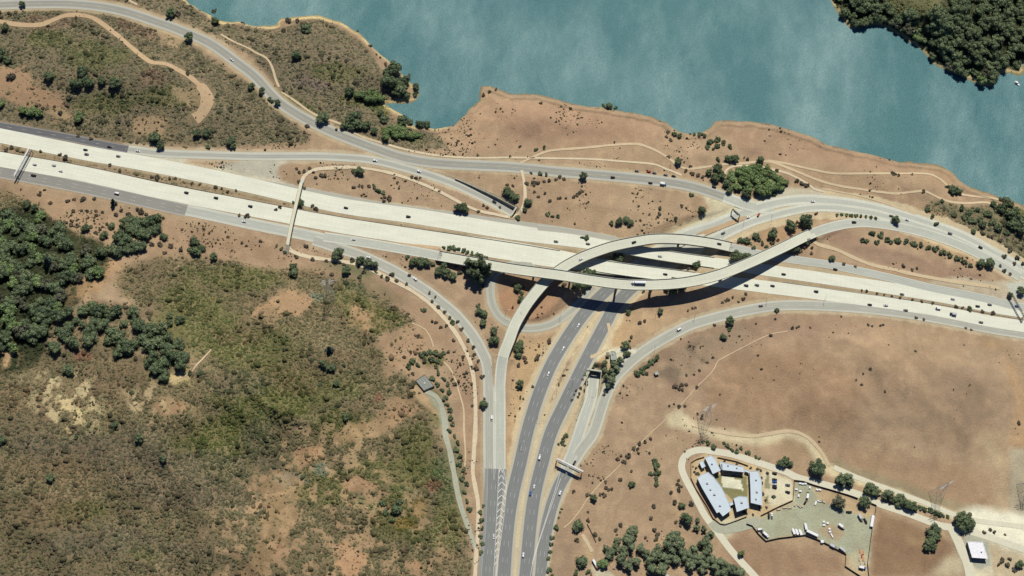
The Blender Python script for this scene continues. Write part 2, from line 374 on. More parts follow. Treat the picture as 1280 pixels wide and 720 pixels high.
# roads back to their own level
for nm in ('lakeside', 'ramp_north', 'asphalt_north', 'north', 'south', 'asphalt_south', 'collector', 'right_turn', 'east_ramp', 'shoulder_north'):
    d, z = DIST[nm]; hw = RW[nm]/2+2.5; m = 1-sm((d-hw)/14.0)
    H = H*(1-m)+np.maximum(z, 0)*m
for nm in ('upper_flyover', 'lower_flyover'):   # embankments
    d, z = DIST[nm]; hw = RW[nm]/2+1.2
    e = np.where((z < LOWZ) & (z > 0.02), z-np.clip(d-hw, 0, 50)*0.62, -99)
    H = np.maximum(H, e)
for nm, sl_ in (('west_trunk', .55), ('east_trunk', .55), ('loop', .6), ('tunnel_road', 1.6), ('ramp_north', 2.2)):   # cuttings
    d, z = DIST[nm]; hw = RW[nm]/2+(1.6 if sl_ < 1 else .6)
    H = np.where(z < -.02, np.minimum(H, z+np.clip(d-hw, 0, 50)*sl_), H)
    if sl_ < 1: H = np.where(z >= -.02, H*sm((d-hw)/12)+0*z, H)
for nm in ('tunnel_road',):
    d, z = DIST[nm]; m = (1-sm((d-6)/8))*(z > -.02); H = H*(1-m)
H = H-0.06
def ground_z(x, y):
    x = np.asarray(x, dtype=float); y = np.asarray(y, dtype=float)
    i = np.clip(np.searchsorted(GX, x)-1, 0, len(GX)-2); j = np.clip(np.searchsorted(GY, y)-1, 0, len(GY)-2)
    fx = np.clip((x-GX[i])/(GX[i+1]-GX[i]), 0, 1); fy = np.clip((y-GY[j])/(GY[j+1]-GY[j]), 0, 1)
    return (H[i, j]*(1-fx)+H[i+1, j]*fx)*(1-fy)+(H[i, j+1]*(1-fx)+H[i+1, j+1]*fx)*fy
def at(px, py):                       # photo point -> point on the ground
    z = 0.0
    for _ in range(5):
        x, y = unproj(px, py, z); z = z*.3+.7*float(ground_z(x, y))
    x, y = unproj(px, py, z); return x, y, float(ground_z(x, y))

# ------------------------------------------------------------------ ground colour (albedo that belongs to the land)
PX, PY = proj_arr(X, Y, H)
PX = np.clip(PX, -4000, 5000); PY = np.clip(PY, -4000, 5000)
wx = (fbm(X, Y, 16, 4, 1.0)-.5)*2; wy = (fbm(X, Y, 16, 4, 6.0)-.5)*2
wx += (fbm(X, Y, 5, 2, 41.0)-.5)*.9; wy += (fbm(X, Y, 5, 2, 46.0)-.5)*.9
n1 = fbm(X, Y, 60, 5, 2.0); n2 = fbm(X, Y, 25, 4, 4.0); n3 = fbm(X, Y, 7, 3, 9.0); n4 = fbm(X, Y, 140, 4, 12.0)
C = np.zeros(X.shape+(3,))
GSOIL = 1.20
def tint(mask, c):
    c = np.array(alb(*c))*GSOIL*np.array([.99, 1.0, .985]); C[...] = C*(1-mask[..., None])+c*mask[..., None]
def blur(m, r):
    if r <= 0: return m
    for ax in (0, 1):
        cs = np.cumsum(np.pad(m, [(r+1, r) if a == ax else (0, 0) for a in (0, 1)], mode='edge'), axis=ax)
        m = (np.take(cs, range(2*r+1, cs.shape[ax]), axis=ax)-np.take(cs, range(0, cs.shape[ax]-2*r-1), axis=ax))/(2*r+1)
    return m
def poly(pts, amp=4.0, soft=2):
    return blur(inpoly(PX+wx*amp, PY+wy*amp, pts).astype(float), soft)
def blob(cx, cy, rx, ry, ang=0.0, rg=.45):
    a = math.radians(ang); c, s = math.cos(a), math.sin(a); dx = PX-cx; dy = PY-cy
    q = np.sqrt(((dx*c+dy*s)/rx)**2+((-dx*s+dy*c)/ry)**2)
    return sm((1.15-q+(n2-.5)*2*rg+(n3-.5)*rg)*1.8)
tint(np.ones(X.shape), (170, 142, 116))
tint(sm((n1-.42)*4)*.55, (180, 153, 126)); tint(sm((n4-.5)*5)*.5, (158, 132, 110)); tint(sm((.42-n2)*5)*.4, (146, 122, 103))
tint(sm((n3-.55)*5)*.22, (188, 160, 128))
scrub = np.zeros(X.shape); dots = np.zeros(X.shape)
def cover(m, dens):
    scrub[...] = scrub*(1-m)+dens*m
TL = poly([(-400,14),(0,11),(120,11),(230,48),(320,112),(375,160),(388,168),(385,178),(300,183),(160,180),(60,166),(0,150),(-400,80)], 3)
tint(TL*.85, (112, 103, 84)); cover(TL, .8)
PEN = poly([(-300,-200),(100,-40),(180,-25),(238,4),(262,24),(345,38),(372,26),(400,25),(425,35),(450,52),(475,82),(488,102),(500,122),(478,133),(488,146),(510,158),(545,168),(560,185),(500,190),(430,164),(390,143),(350,110),(310,66),(262,42),(205,18),(120,-6),(0,-8),(-300,-10)], 2)
tint(PEN*.85, (116, 106, 88)); cover(PEN, .75)
LH = poly([(150,335),(200,318),(280,322),(330,338),(372,334),(440,352),(482,372),(520,402),(505,430),(470,415),(480,440),(500,465),(515,480),(535,505),(552,560),(570,620),(586,680),(590,740),(560,1400),(-900,1400),(-900,300),(-100,250),(0,235),(30,250),(60,262),(60,440),(120,425),(245,470),(240,440),(225,400),(150,370)], 7, 3)
tint(LH*.85, (116, 104, 79)); cover(LH, .9)
RE = poly([(1152,262),(1170,250),(1200,257),(1250,258),(1290,270),(1400,330),(1400,400),(1290,350),(1240,305),(1200,282),(1165,272)], 4)
tint(RE*.8, (114, 108, 86)); cover(RE, .75)
FR = poly([(1030,-200),(1037,0),(1050,22),(1066,38),(1108,36),(1150,64),(1185,92),(1240,111),(1252,94),(1285,96),(1400,100),(2600,310),(3000,-800),(900,-800)], 0, 1)
tint(FR*.9, (66, 74, 52)); cover(FR, .6)
tint(blob(1146,0,44,22,0,.3)*.9*FR, (128,122,88)); tint(blob(1185,50,8,6)*.6, (120,116,84))
LF = poly([(-300,240),(0,262),(30,258),(60,268),(98,292),(128,302),(138,325),(133,350),(108,362),(98,380),(72,395),(58,420),(55,440),(38,458),(0,470),(-300,500)], 3)
tint(LF*.9, (60, 66, 44)); cover(LF, .9)
HS = poly([(70,385),(130,378),(180,384),(230,395),(240,440),(240,470),(205,480),(150,450),(80,445),(60,430)], 4); tint(HS*.6, (112, 98, 76)); cover(HS, .5)
# tints inside the scrub
def tb(c, f, *bl):
    for b in bl: tint(blob(*b)*f, c)
tb((96, 98, 62), .7, (120,70,60,20), (205,120,45,16), (130,130,50,14), (60,50,30,12), (420,90,45,14), (370,130,40,12,30))
tb((134, 92, 86), .35, (170,35,28,8,25), (190,98,22,12), (60,28,40,8))
tb((112, 110, 68), .75, (250,400,70,50,20), (320,440,60,35), (450,390,50,22,30), (300,350,60,18), (370,490,80,30), (300,560,60,50), (500,590,70,25), (400,610,40,25), (560,650,25,40))
tb((92, 95, 50), .65, (330,500,70,35), (290,540,55,30), (520,560,30,35), (500,650,45,30), (430,530,45,25), (230,555,35,14), (180,690,30,12), (95,640,50,16), (470,400,30,16), (540,450,16,10), (545,510,12,30,-15))
tb((124, 98, 78), .4, (60,500,70,30), (150,480,60,30), (100,580,110,30), (60,640,70,30), (210,620,60,22), (370,470,50,22), (420,450,25,12), (300,420,30,12))
tb((112, 98, 82), .4, (40,540,70,30), (180,430,20,10), (330,600,40,40), (240,690,60,25))
tb((86, 100, 70), .6, (455,355,45,14,25), (430,335,40,12,10), (560,590,22,45), (490,370,25,10,25))
tb((104, 94, 82), .5, (150,560,80,30), (230,600,90,40), (330,560,30,40), (300,480,40,18), (60,560,60,20), (120,680,90,25))
tb((150, 88, 80), .5, (103,445,14,8), (473,498,7,6), (540,608,10,9), (350,690,12,10))
tb((150, 150, 136), .55, (402,588,12,8), (392,372,12,6), (360,600,25,10))
tb((176, 165, 120), .5, (460,630,16,10,20))
tb((148, 112, 44), .45, (525,635,14,14), (505,655,18,8))
tb((112, 110, 64), .7, (458,124,30,10), (500,168,34,8,14), (478,140,12,10))
tb((132, 112, 104), .8, (388,104,26,9,10))
tb((88, 100, 52), .8, (470,132,16,7), (1270,272,12,14))
# bare earth showing through
n5 = fbm(X, Y, 6.5, 3, 91.0)
def bare(c, f, pts, amp=7, soft=1, core=0.0):
    m = poly(pts, amp, soft)*np.clip(1.25-(n3 > .62)*.5, 0, 1); h_ = blur(poly(pts, 16, 6), 9)
    spr = sm((n5-.53)*12)*np.clip(h_*1.9, 0, 1); m = np.maximum(m*(1-core), spr*.85); tint(m*f, c); cover(m, .20)
bare((172,138,110), .9, [(-60,80),(18,84),(34,92),(50,104),(74,118),(82,132),(70,140),(50,134),(30,136),(0,125),(-60,120)])
bare((178,148,116), .8, [(56,140),(80,132),(90,148),(70,152)])
bare((184,148,116), .85, [(322,380),(340,372),(352,362),(372,364),(384,366),(394,376),(380,386),(368,394),(350,392),(330,398),(312,396)])
bare((178,140,108), .85, [(366,568),(382,558),(400,556),(408,566),(396,576),(384,580),(372,590)])
bare((180,142,110), .9, [(424,604),(438,594),(452,598),(472,604),(470,612),(452,616),(432,618)])
bare((184,142,110), .9, [(414,680),(430,674),(440,682),(456,690),(458,706),(448,722),(420,722)])
bare((184,142,108), .8, [(510,704),(522,696),(532,706),(526,714)])
bare((162,130,98), .6, [(330,600),(360,590),(380,600),(372,640),(350,690),(330,730),(300,730),(316,690),(330,640)], 12)
bare((206,180,132), .9, [(212,470),(228,462),(240,462),(236,474),(222,480),(214,478)])
bare((166,132,102), .8, [(190,502),(215,498),(234,506),(232,516),(205,520),(190,514)])
bare((196,160,124), .9, [(0,420),(14,426),(22,440),(8,456),(0,462)])
bare((186,150,116), .8, [(134,322),(146,316),(152,330),(144,342),(136,352),(130,340)])
bare((184,148,112), .75, [(100,345),(118,352),(138,350),(134,362),(112,372),(96,368)])
bare((188,150,118), .8, [(440,378),(452,384),(462,396),(470,410),(462,420),(452,408),(444,396)])
bare((174,142,114), .8, [(475,420),(490,414),(512,402),(540,412),(548,440),(532,440),(520,450),(500,462),(482,470),(478,440)], 7)
bare((178,142,112), .75, [(485,500),(505,492),(520,500),(530,512),(516,520),(500,530),(488,540),(480,520)])
bare((176,142,110), .7, [(415,540),(440,528),(480,520),(500,530),(470,545),(440,552),(416,560)])
bare((206,184,146), .9, [(30,462),(75,470),(130,500),(116,524),(60,515)], 14, 1, .85)
bare((206,184,140), .9, [(60,508),(120,504),(130,530),(80,536)], 14, 1, .85)
bare((200,174,138), .8, [(150,498),(200,480),(225,480),(215,505),(160,520)], 14, 1, .9)
bare((190,158,122), .7, [(360,545),(420,530),(490,545),(470,600),(400,625),(350,600)], 14, 1, 1)
bare((182,148,116), .7, [(260,640),(330,600),(480,600),(560,680),(540,740),(280,740)], 14, 1, 1)
bare((188,158,126), .7, [(195,32),(225,40),(226,58),(210,56),(190,44)], 7)
bare((182,150,118), .6, [(160,148),(200,142),(215,156),(200,168),(172,168)], 8)
bare((192,160,130), .5, [(215,105),(250,108),(255,125),(235,135),(218,125)], 9)
# brown slopes and fields
def tintp(c, f, pts, amp=5, soft=3): tint(poly(pts, amp, soft)*f, c)
tintp((156,128,102), .5, [(0,226),(100,252),(210,276),(330,300),(350,330),(300,325),(200,320),(140,310),(90,285),(40,255),(0,240)])
tintp((162,132,108), .55, [(200,275),(360,310),(400,326),(500,360),(560,410),(590,470),(590,600),(580,600),(572,500),(560,440),(520,400),(440,352),(330,335),(220,310)])
tintp((184,153,120), .8, [(640,420),(690,420),(670,480),(655,540),(645,590),(636,612),(632,580),(634,500),(632,460)], 3)
tintp((194,162,124), .8, [(650,440),(640,500),(636,560),(634,612),(642,600),(650,560),(664,500),(690,440),(712,412),(700,412)], 2)
tintp((194,162,124), .8, [(770,400),(800,400),(795,420),(780,440),(765,460),(745,470),(728,500),(712,540),(700,590),(690,600),(686,640),(680,660),(690,600),(705,540),(722,490),(748,440)], 2)
tintp((184,154,122), .7, [(775,392),(830,388),(860,392),(800,430),(780,430)], 4)
tintp((170,128,98), .6, [(640,345),(700,370),(690,400),(650,405),(632,395),(620,370)], 2)
tintp((176,134,104), .6, [(618,365),(650,372),(640,392),(628,392)], 2)
tintp((150,122,104), .6, [(870,410),(960,395),(1100,400),(1080,410),(900,440),(860,500),(830,480),(830,450)], 10, 6)
tintp((156,130,106), .5, [(1060,420),(1180,430),(1250,480),(1240,540),(1180,560),(1120,530),(1080,480)], 14, 8)
tintp((146,123,104), .45, [(1160,470),(1230,450),(1262,490),(1255,530),(1200,540)], 12, 8)
tintp((160,130,104), .6, [(1060,560),(1200,575),(1240,600),(1240,640),(1150,620),(1060,590)], 8, 5)
tintp((160,128,102), .6, [(900,450),(1000,430),(1080,480),(1060,540),(930,530),(880,500)], 10, 8)
tintp((182,146,110), .6, [(1250,440),(1275,470),(1290,560),(1262,560),(1268,500)], 6, 3)
tintp((186,152,112), .5, [(1225,425),(1250,428),(1260,436),(1235,438)], 6, 3)
tintp((150,118,96), .6, [(905,690),(930,662),(960,680),(1055,695),(1050,720),(920,720)], 4, 3)
tintp((138,108,84), .75, [(1096,640),(1130,650),(1175,668),(1192,690),(1190,720),(1088,720)], 5, 2)
tintp((176,146,112), .7, [(1130,668),(1160,676),(1162,684),(1135,680)], 5, 2)
tintp((204,190,160), .7, [(1180,700),(1210,690),(1205,720),(1165,720)], 5, 3)
tintp((150,138,112), .7, [(1044,572),(1100,594),(1180,622),(1235,640),(1225,648),(1170,632),(1090,606),(1040,582)], 3, 2)
tintp((216,198,162), .9, [(1038,580),(1070,594),(1110,608),(1160,628),(1200,642),(1240,652),(1290,662),(1290,672),(1220,658),(1150,636),(1090,612),(1040,594)], 3, 1)
tintp((238,230,208), .9, [(1196,640),(1225,634),(1260,640),(1400,650),(1400,720),(1262,690),(1225,668),(1196,652)], 4, 3)
tintp((176,166,144), .7, [(1262,560),(1300,560),(1300,650),(1262,640)], 3, 2)
tintp((178,158,128), .5, [(1215,540),(1240,545),(1262,580),(1258,640),(1240,640),(1250,600)], 5, 3)
tintp((216,200,166), .8, [(832,520),(850,512),(870,528),(900,538),(940,545),(985,540),(1008,546),(1030,570),(1044,592),(1030,590),(1010,562),(990,552),(950,556),(905,552),(880,545),(850,535),(836,532)], 3, 2)
tintp((160,134,106), .7, [(978,546),(1002,552),(1018,570),(990,574),(975,560)], 3, 2)
tintp((152,132,110), .6, [(880,420),(905,405),(935,410),(925,430),(900,445),(885,460),(850,475),(830,455),(850,440)], 8, 3)
tint((sm((n2-.5)*6)*poly([(815,445),(890,420),(900,450),(850,480),(820,465)], 6, 3))*.7, (112, 98, 84))
tintp((182,148,120), .5, [(575,150),(600,115),(640,125),(740,140),(820,152),(835,170),(800,180),(700,185),(600,190),(560,180)], 4, 3)
tintp((160,126,106), .5, [(600,130),(680,125),(780,148),(820,170),(740,175),(640,175)], 6, 6)
tintp((156,124,104), .5, [(900,155),(990,165),(1080,192),(1150,206),(1100,214),(1000,205),(920,190)], 5, 5)
tintp((172,140,110), .5, [(1150,206),(1190,214),(1198,226),(1180,226)], 3, 2)
tintp((168,134,102), .6, [(990,330),(1090,345),(1230,372),(1240,366),(1090,335),(1010,320)], 3, 2)
tintp((150,120,104), .6, [(1020,290),(1060,285),(1080,300),(1200,335),(1240,350),(1180,348),(1100,330),(1040,305)], 3, 2)
tintp((190,154,118), .6, [(1150,290),(1180,300),(1240,330),(1235,336),(1180,312),(1140,300)], 4, 2)
tintp((184,146,112), .6, [(955,290),(1000,275),(1020,285),(980,302),(955,315)], 6, 2)
tintp((186,148,116), .5, [(1160,262),(1190,270),(1210,290),(1190,285),(1160,272)], 7, 2)
Cs = C.copy()
_t = np.array(alb(172, 150, 118))*GSOIL; _w = (scrub*(.30+.55*np.clip((n2-.35)*3, 0, 1))*(1-LF)*(1-FR)*(1-.6*HS))[..., None]*.45
C[...] = C*(1-_w)+_t*(.85+.3*n3[..., None])*_w
rdg = 1-np.clip(np.abs(fbm(X, Y, 75, 4, 51.0)-.5)*22, 0, 1); rd2 = 1-np.clip(np.abs(fbm(X, Y*.6, 38, 4, 57.0)-.5)*16, 0, 1)
C *= (1+.10*rdg-.09*rd2)[..., None]
# pale gravel beside the roads
def along(nm, c, f, extra=3.5, only=None):
    d, z = DIST[nm]; m = 1-sm((d-RW[nm]/2-extra*(.4+n3*1.2))/1.6)
    if only is not None: m = m*only
    m = m*(np.abs(z) < 8.5); tint(m*f, c); cover(m, 0)
along('lakeside', (190,170,138), .6, 2); along('ramp_north', (196,178,150), .6, 2.5); along('east_ramp', (194,178,150), .6, 2.4)
along('tunnel_road', (196,180,152), .7, 2.5); along('right_turn', (186,166,140), .5, 2); along('loop', (186,164,136), .6, 2)
along('west_trunk', (206,186,154), .8, 3.5); along('east_trunk', (206,186,154), .8, 3.5)
along('north', (196,180,150), .6, 2.5); along('south', (184,160,130), .6, 2.5); along('asphalt_south', (176,152,122), .5, 2)
GOR = (202,194,174)
def gravel(pts, c=GOR, f=.9, amp=2, soft=1):
    m = poly(pts, amp, soft)*(.82+.36*(n3-.5)); tint(m*f, c); cover(m, 0)
gravel([(180,190),(235,197),(228,203),(262,211),(285,209),(300,202),(355,200),(362,204),(350,208),(344,218),(352,227),(378,234),(480,254),(640,277),(770,297),(770,302),(640,284),(480,264),(300,226),(200,206),(150,192)])
gravel([(270,206),(300,201),(352,200),(346,212),(352,225),(310,220)], (176,170,156), .8)
gravel([(880,245),(905,246),(935,258),(950,266),(920,275),(870,290),(848,292),(872,276),(886,262)], (206,196,168), .9)
gravel([(905,245),(935,250),(965,252),(960,258),(935,264)], (212,202,176), .8)
gravel([(960,232),(1000,236),(1022,234),(1035,250),(1000,250),(965,248)], (188,180,162), .8)
gravel([(1195,346),(1240,352),(1262,350),(1285,344),(1285,390),(1240,370),(1200,362),(1150,352)], (196,184,162), .8)
gravel([(1258,355),(1285,350),(1285,376),(1264,368)], (186,190,182), .8)
gravel([(612,500),(630,500),(634,585),(632,612),(628,590)], (200,170,130), .5)
gravel([(716,545),(730,538),(726,560),(712,585),(705,590)], (204,194,172), .7)
gravel([(756,398),(762,400),(765,430),(759,446),(752,440),(758,428)], (218,198,164), .8, 2)
gravel([(738,446),(748,440),(760,434),(776,434),(800,438),(790,452),(776,464),(764,456),(758,452),(758,444),(744,450)], (220,208,178), .9, 1.5)
gravel([(758,446),(765,438),(790,436),(800,442),(780,462),(770,454)], (206,198,170), .8, 2)
gravel([(540,492),(550,500),(560,520),(562,545),(554,545),(548,515),(532,492)], (172,172,152), .85, 1)
gravel([(512,478),(520,482),(535,496),(546,512),(548,520),(530,506),(514,490)], (196,164,128), .8, 2)
# the compound
gravel([(941,643),(955,645),(991,627),(994,602),(1017,608),(1030,628),(1075,642),(1092,645),(1087,704),(1068,712),(1058,691),(1022,673),(1000,668),(972,672),(957,675),(938,655)], (166,170,148), .95, 1)
gravel([(1022,662),(1036,655),(1052,660),(1056,668),(1048,676),(1036,674)], (172,142,112), .8, 2)
gravel([(1016,612),(1040,616),(1070,628),(1092,636),(1090,648),(1060,640),(1024,626)], (198,172,136), .8, 2)
gravel([(1066,690),(1084,690),(1086,722),(1060,715),(1058,706)], (196,176,142), .7, 2)
gravel([(864,576),(882,566),(955,582),(990,602),(991,628),(948,650),(898,656),(885,630),(864,598)], (206,180,140), .9, 1)
gravel([(952,586),(990,600),(991,626),(964,634),(956,620)], (222,212,186), .95, 1)
gravel([(885,655),(940,642),(945,656),(925,660),(912,672),(905,680),(894,668)], (196,188,162), .9, 1)
gravel([(892,592),(934,596),(934,624),(916,626),(900,610)], (110,112,74), .95, 0, 0)
gravel([(902,594),(926,600),(929,613),(903,608)], (232,226,204), .98, 0, 0)
gravel([(958,594),(962,595),(962,612),(955,610)], (112,112,72), .9, 0, 0)
gravel([(956,620),(961,620),(961,630),(956,629)], (112,112,72), .9, 0, 0)
gravel([(1192,650),(1206,668),(1204,700),(1216,735),(1245,735),(1240,700),(1236,676),(1212,664)], (226,218,190), .9, 2)
gravel([(1203,668),(1215,668),(1236,676),(1240,706),(1222,713),(1211,707)], (150,150,140), .85, 1)
gravel([(1240,680),(1300,690),(1300,730),(1245,730)], (212,196,164), .7, 5)
gravel([(738,706),(760,712),(772,722),(745,724)], (204,194,168), .9, 2)
gravel([(726,668),(734,676),(742,694),(738,700),(730,684)], (196,170,126), .6, 2)
gravel([(800,690),(812,686),(808,700),(798,704)], (196,164,130), .6, 3)
# median and verges
MED = poly([(0,178),(100,200),(200,219),(300,240),(420,267),(520,282),(640,302),(760,318),(760,322),(640,306),(520,286),(420,270),(300,246),(200,228),(100,206),(0,190)], 1, 1)
tint(MED*.6, (142,124,98)); cover(MED*(PX < 420), .45)
MR = poly([(960,346),(1160,375),(1280,398),(1280,401),(1160,380),(960,351)], 1, 1); tint(MR*.5, (140,122,96)); cover(MR, .35)
# shoreline: sand, dark wrack and shallow bed
beach = (1-sm((LAND-9*np.clip(n2-.3, 0, 1)-1.2*n3)/2.2))*(~wet)
tint(beach*.85*((PX < 560) | (PX > 1030)*(PY < 120)), (214,190,140)); tint(beach*.6*((PX >= 560) & ((PX < 1030) | (PY >= 120))), (168,146,118))
tint((1-sm((LAND-3.5*n3*(n2>.48))/1.5))*(~wet)*.6, (104,92,72)); cover(beach, 0)
tint(wet.astype(float), (120,112,78))
# micro value variation everywhere
C *= (0.90+0.2*n3)[..., None]; C *= (0.93+.14*n2)[..., None]
scrub *= ~wet
scrub_g = np.clip(scrub*(0.55+0.9*n2), 0, 1)

k = NT('ground_cover')
vc = k.n('ShaderNodeVertexColor'); vc.layer_name = 'Col'
at_ = k.n('ShaderNodeAttribute'); at_.attribute_name = 'scrub'
p = k.pos(); p2 = k.scale(p, (1, 1, .3))
g1 = k.noise(p2, 0.55, 5, 0.72, 0.33, 0.67); g2 = k.noise(p2, 0.11, 5, 0.65, 0.35, 0.65); g3 = k.noise(p2, 2.2, 3, 0.7)
sc3 = k.scale(p, (.16, .5, .2)); g4 = k.noise(sc3, 0.5, 4, 0.7)
c = k.mix(k.math('MULTIPLY', g1, .52), vc.outputs[0], (0.62, 0.6, 0.56), 'MULTIPLY')
c = k.mix(k.math('MULTIPLY', g2, .35), c, (1.28, 1.22, 1.12), 'MULTIPLY')
c = k.mix(k.math('MULTIPLY', g4, .25), c, (0.78, 0.76, 0.76), 'MULTIPLY')
vo = k.n('ShaderNodeTexVoronoi'); vo.inputs['Scale'].default_value = 0.42; vo.inputs['Randomness'].default_value = 1.0; k.l(p2, vo.inputs['Vector'])
vd = k.math('MULTIPLY', k.math('SUBTRACT', vo.outputs[0], .25, clamp=True), k.math('MULTIPLY', at_.outputs['Fac'], 1.1), clamp=True)
c = k.mix(vd, c, (0.55, 0.54, 0.5), 'MULTIPLY')
k.out(c)
hgt = k.math('ADD', k.math('MULTIPLY', g1, .6), k.math('MULTIPLY', g3, .25))
k.bump(hgt, .7, .55)
k.b.inputs['Specular IOR Level'].default_value = .05
nx, ny = X.shape; idx = np.arange(nx*ny).reshape(nx, ny)
FQ = np.stack([idx[:-1, :-1], idx[1:, :-1], idx[1:, 1:], idx[:-1, 1:]], -1).reshape(-1, 4)
me = np_mesh('ground', np.stack([X, Y, H], -1).reshape(-1, 3), FQ, k.m, True, C.reshape(-1, 3), {'scrub': scrub_g.ravel()})
tag(link('ground', me), kind='structure')
PEAK = None

# ------------------------------------------------------------------ lake
k = NT('lake_water'); p = k.pos()
st = k.scale(p, (1, 1, 0))
mp = k.n('ShaderNodeMapping'); mp.inputs['Rotation'].default_value = (0, 0, math.radians(-35)); mp.inputs['Scale'].default_value = (1, .5, 1); k.l(st, mp.inputs[0])
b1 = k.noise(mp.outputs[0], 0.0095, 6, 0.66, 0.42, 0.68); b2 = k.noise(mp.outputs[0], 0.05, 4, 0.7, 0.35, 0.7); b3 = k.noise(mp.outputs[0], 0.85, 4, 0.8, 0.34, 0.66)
for nd_ in k.t.nodes:
    if nd_.type == 'TEX_NOISE' and abs(nd_.inputs['Scale'].default_value-.012) < 1e-4: nd_.inputs['Distortion'].default_value = .3
b0 = k.noise(st, 0.0032, 3, 0.5, 0.38, 0.62)
dk = (0.024, 0.125, 0.140); md = (0.052, 0.168, 0.166); lt = (0.225, 0.355, 0.335)
c = k.mix(k.math('MULTIPLY', b0, .7), dk, md)
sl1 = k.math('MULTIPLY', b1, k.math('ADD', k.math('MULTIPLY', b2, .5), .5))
c = k.mix(k.math('MULTIPLY', sl1, 1.0), c, lt)  # wind slicks: surface sheen painted as paler water colour
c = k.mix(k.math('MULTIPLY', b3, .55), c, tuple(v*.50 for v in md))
b4 = k.noise(mp.outputs[0], 1.3, 2, 0.8, 0.62, 0.72); c = k.mix(k.math('MULTIPLY', b4, .5), c, tuple(v*1.5 for v in lt))  # pale specks painted into the water colour as sparkle
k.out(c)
w1 = k.n('ShaderNodeTexNoise'); w1.inputs['Scale'].default_value = .62; w1.inputs['Detail'].default_value = 4; w1.inputs['Roughness'].default_value = .75; k.l(mp.outputs[0], w1.inputs['Vector'])
k.bump(w1.outputs[0], 0.55, 0.9)
k.b.inputs['Roughness'].default_value = .36; k.b.inputs['Specular IOR Level'].default_value = .20; k.b.inputs['IOR'].default_value = 1.33
near_lake = wet | (LAND < 5); cell = near_lake[:-1, :-1] | near_lake[1:, :-1] | near_lake[1:, 1:] | near_lake[:-1, 1:]
WQ = FQ[cell.ravel()]; used, inv = np.unique(WQ, return_inverse=True)
WV = np.stack([X.ravel()[used], Y.ravel()[used], np.full(len(used), Z_W)], -1)
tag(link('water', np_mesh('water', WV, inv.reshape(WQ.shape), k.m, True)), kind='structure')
# ------------------------------------------------------------------ road surfaces
M_CONC = road_mat('freeway_concrete', alb(233,228,208), alb(226,219,196), 4, .40, True)
M_CONC2 = road_mat('ramp_concrete', alb(192,190,176), alb(222,216,196), 2, .30, True, lw=3.7)
M_FLY = road_mat('flyover_concrete', alb(214,210,190), alb(224,219,198), 2, .16, True, lw=3.7)
M_GREY = road_mat('ramp_grey', alb(178,174,160), alb(204,198,180), 2, .28, lw=3.6)
M_LAKE = road_mat('lakeside_asphalt', alb(158,154,144), alb(196,188,170), 2, .22, yellow=True, lw=3.6)
M_RAMPN = road_mat('ramp_north_grey', alb(174,170,158), alb(204,198,180), 1, .30, lw=4.2)
M_DARK = road_mat('dark_asphalt', alb(108,105,106), alb(140,134,126), 2, .18, lw=3.4)
M_AUX = road_mat('aux_asphalt', alb(150,144,136), alb(178,166,148), 3, .42, lw=3.6, shift=.5)
M_COLL = road_mat('collector_grey', alb(186,184,172), alb(206,200,182), 2, .35, lw=3.7)
M_TRUNK = road_mat('trunk_asphalt', alb(132,131,128), alb(206,192,164), 3, .30, lw=3.75)
M_TRUNK2 = road_mat('ramp_asphalt', alb(136,134,130), alb(206,192,164), 3, .30, lw=3.6)
M_STRIP = road_mat('shoulder_grey', alb(178,172,158), alb(196,188,168), 1, .1, mark=False, lw=4)
M_MERGE = road_mat('merge_asphalt', alb(134,133,129), alb(150,147,140), 4, .30, lw=3.4)
M_LOOP = road_mat('loop_grey', alb(172,167,152), alb(186,182,166), 1, .25, lw=4.2)
PAINT = simple('white_road_paint', (.66, .65, .60), .7, var=.15)
CONC_S = simple('structural_concrete', alb(196,192,176), .85, var=.25)
RAIL_D = simple('dark_parapet', alb(112,106,98), .9, var=.3)  # darker tone for the parapet on one side
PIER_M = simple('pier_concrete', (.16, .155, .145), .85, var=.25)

zoff = [0]
def ribbon(name, L, width, mat, lift=None, across=2, v0=0.0, drape=False, taper=(1, 1), wprof=None):
    if lift is None: zoff[0] += 1; lift = 0.05+0.012*zoff[0]
    T, N = normals2(L); A = arclen(L)+v0; n = len(L); V = []; UV = []
    wf = np.interp(np.linspace(0, 1, n), [0, .08, .92, 1], [taper[0], 1, 1, taper[1]])
    if wprof is not None: wf = np.interp(px_x(L)[0], wprof[0], wprof[1])/width
    if drape and 'road' not in name: wf = wf*(.72+.6*fbm(L[:, 0], L[:, 1], 11, 3, 81.0))
    for j in range(across+1):
        u = (j/across-.5)*width
        x = L[:, 0]+N[:, 0]*u*wf; y = L[:, 1]+N[:, 1]*u*wf
        z = (ground_z(x, y) if drape else L[:, 2])+lift
        V.append(np.stack([x, y, z], -1)); UV.append(np.stack([np.full(n, -u), A], -1))
    V = np.concatenate(V); UV = np.concatenate(UV); Fc = []
    for j in range(across):
        a = np.arange(n-1)+j*n; Fc.append(np.stack([a, a+1, a+1+n, a+n], -1)[:, ::-1])
    return link(name, np_mesh(name, V, np.concatenate(Fc), mat, False, uv=UV))
def st(o): return tag(o, kind='structure')
def px_x(L): return proj_arr(L[:, 0], L[:, 1], L[:, 2])
def cut(L, cond):
    """index runs of the line where cond holds, one point of overlap"""
    runs = []; i = 0; n = len(L)
    while i < n:
        if cond[i]:
            j = i
            while j+1 < n and cond[j+1]: j += 1
            runs.append((i, min(n-1, j+1))); i = j+1
        else: i += 1
    return runs
GL = LINES
WPR = {'north': ([0,640,740,800,860,960,1160,1280],[15.5,16.5,14.2,11.4,10.6,12,12.6,12.6]), 'south': ([0,540,620,680,740,800,860,960,1160,1280],[16,17,20,20,16,12.6,12,13,11.6,12])}
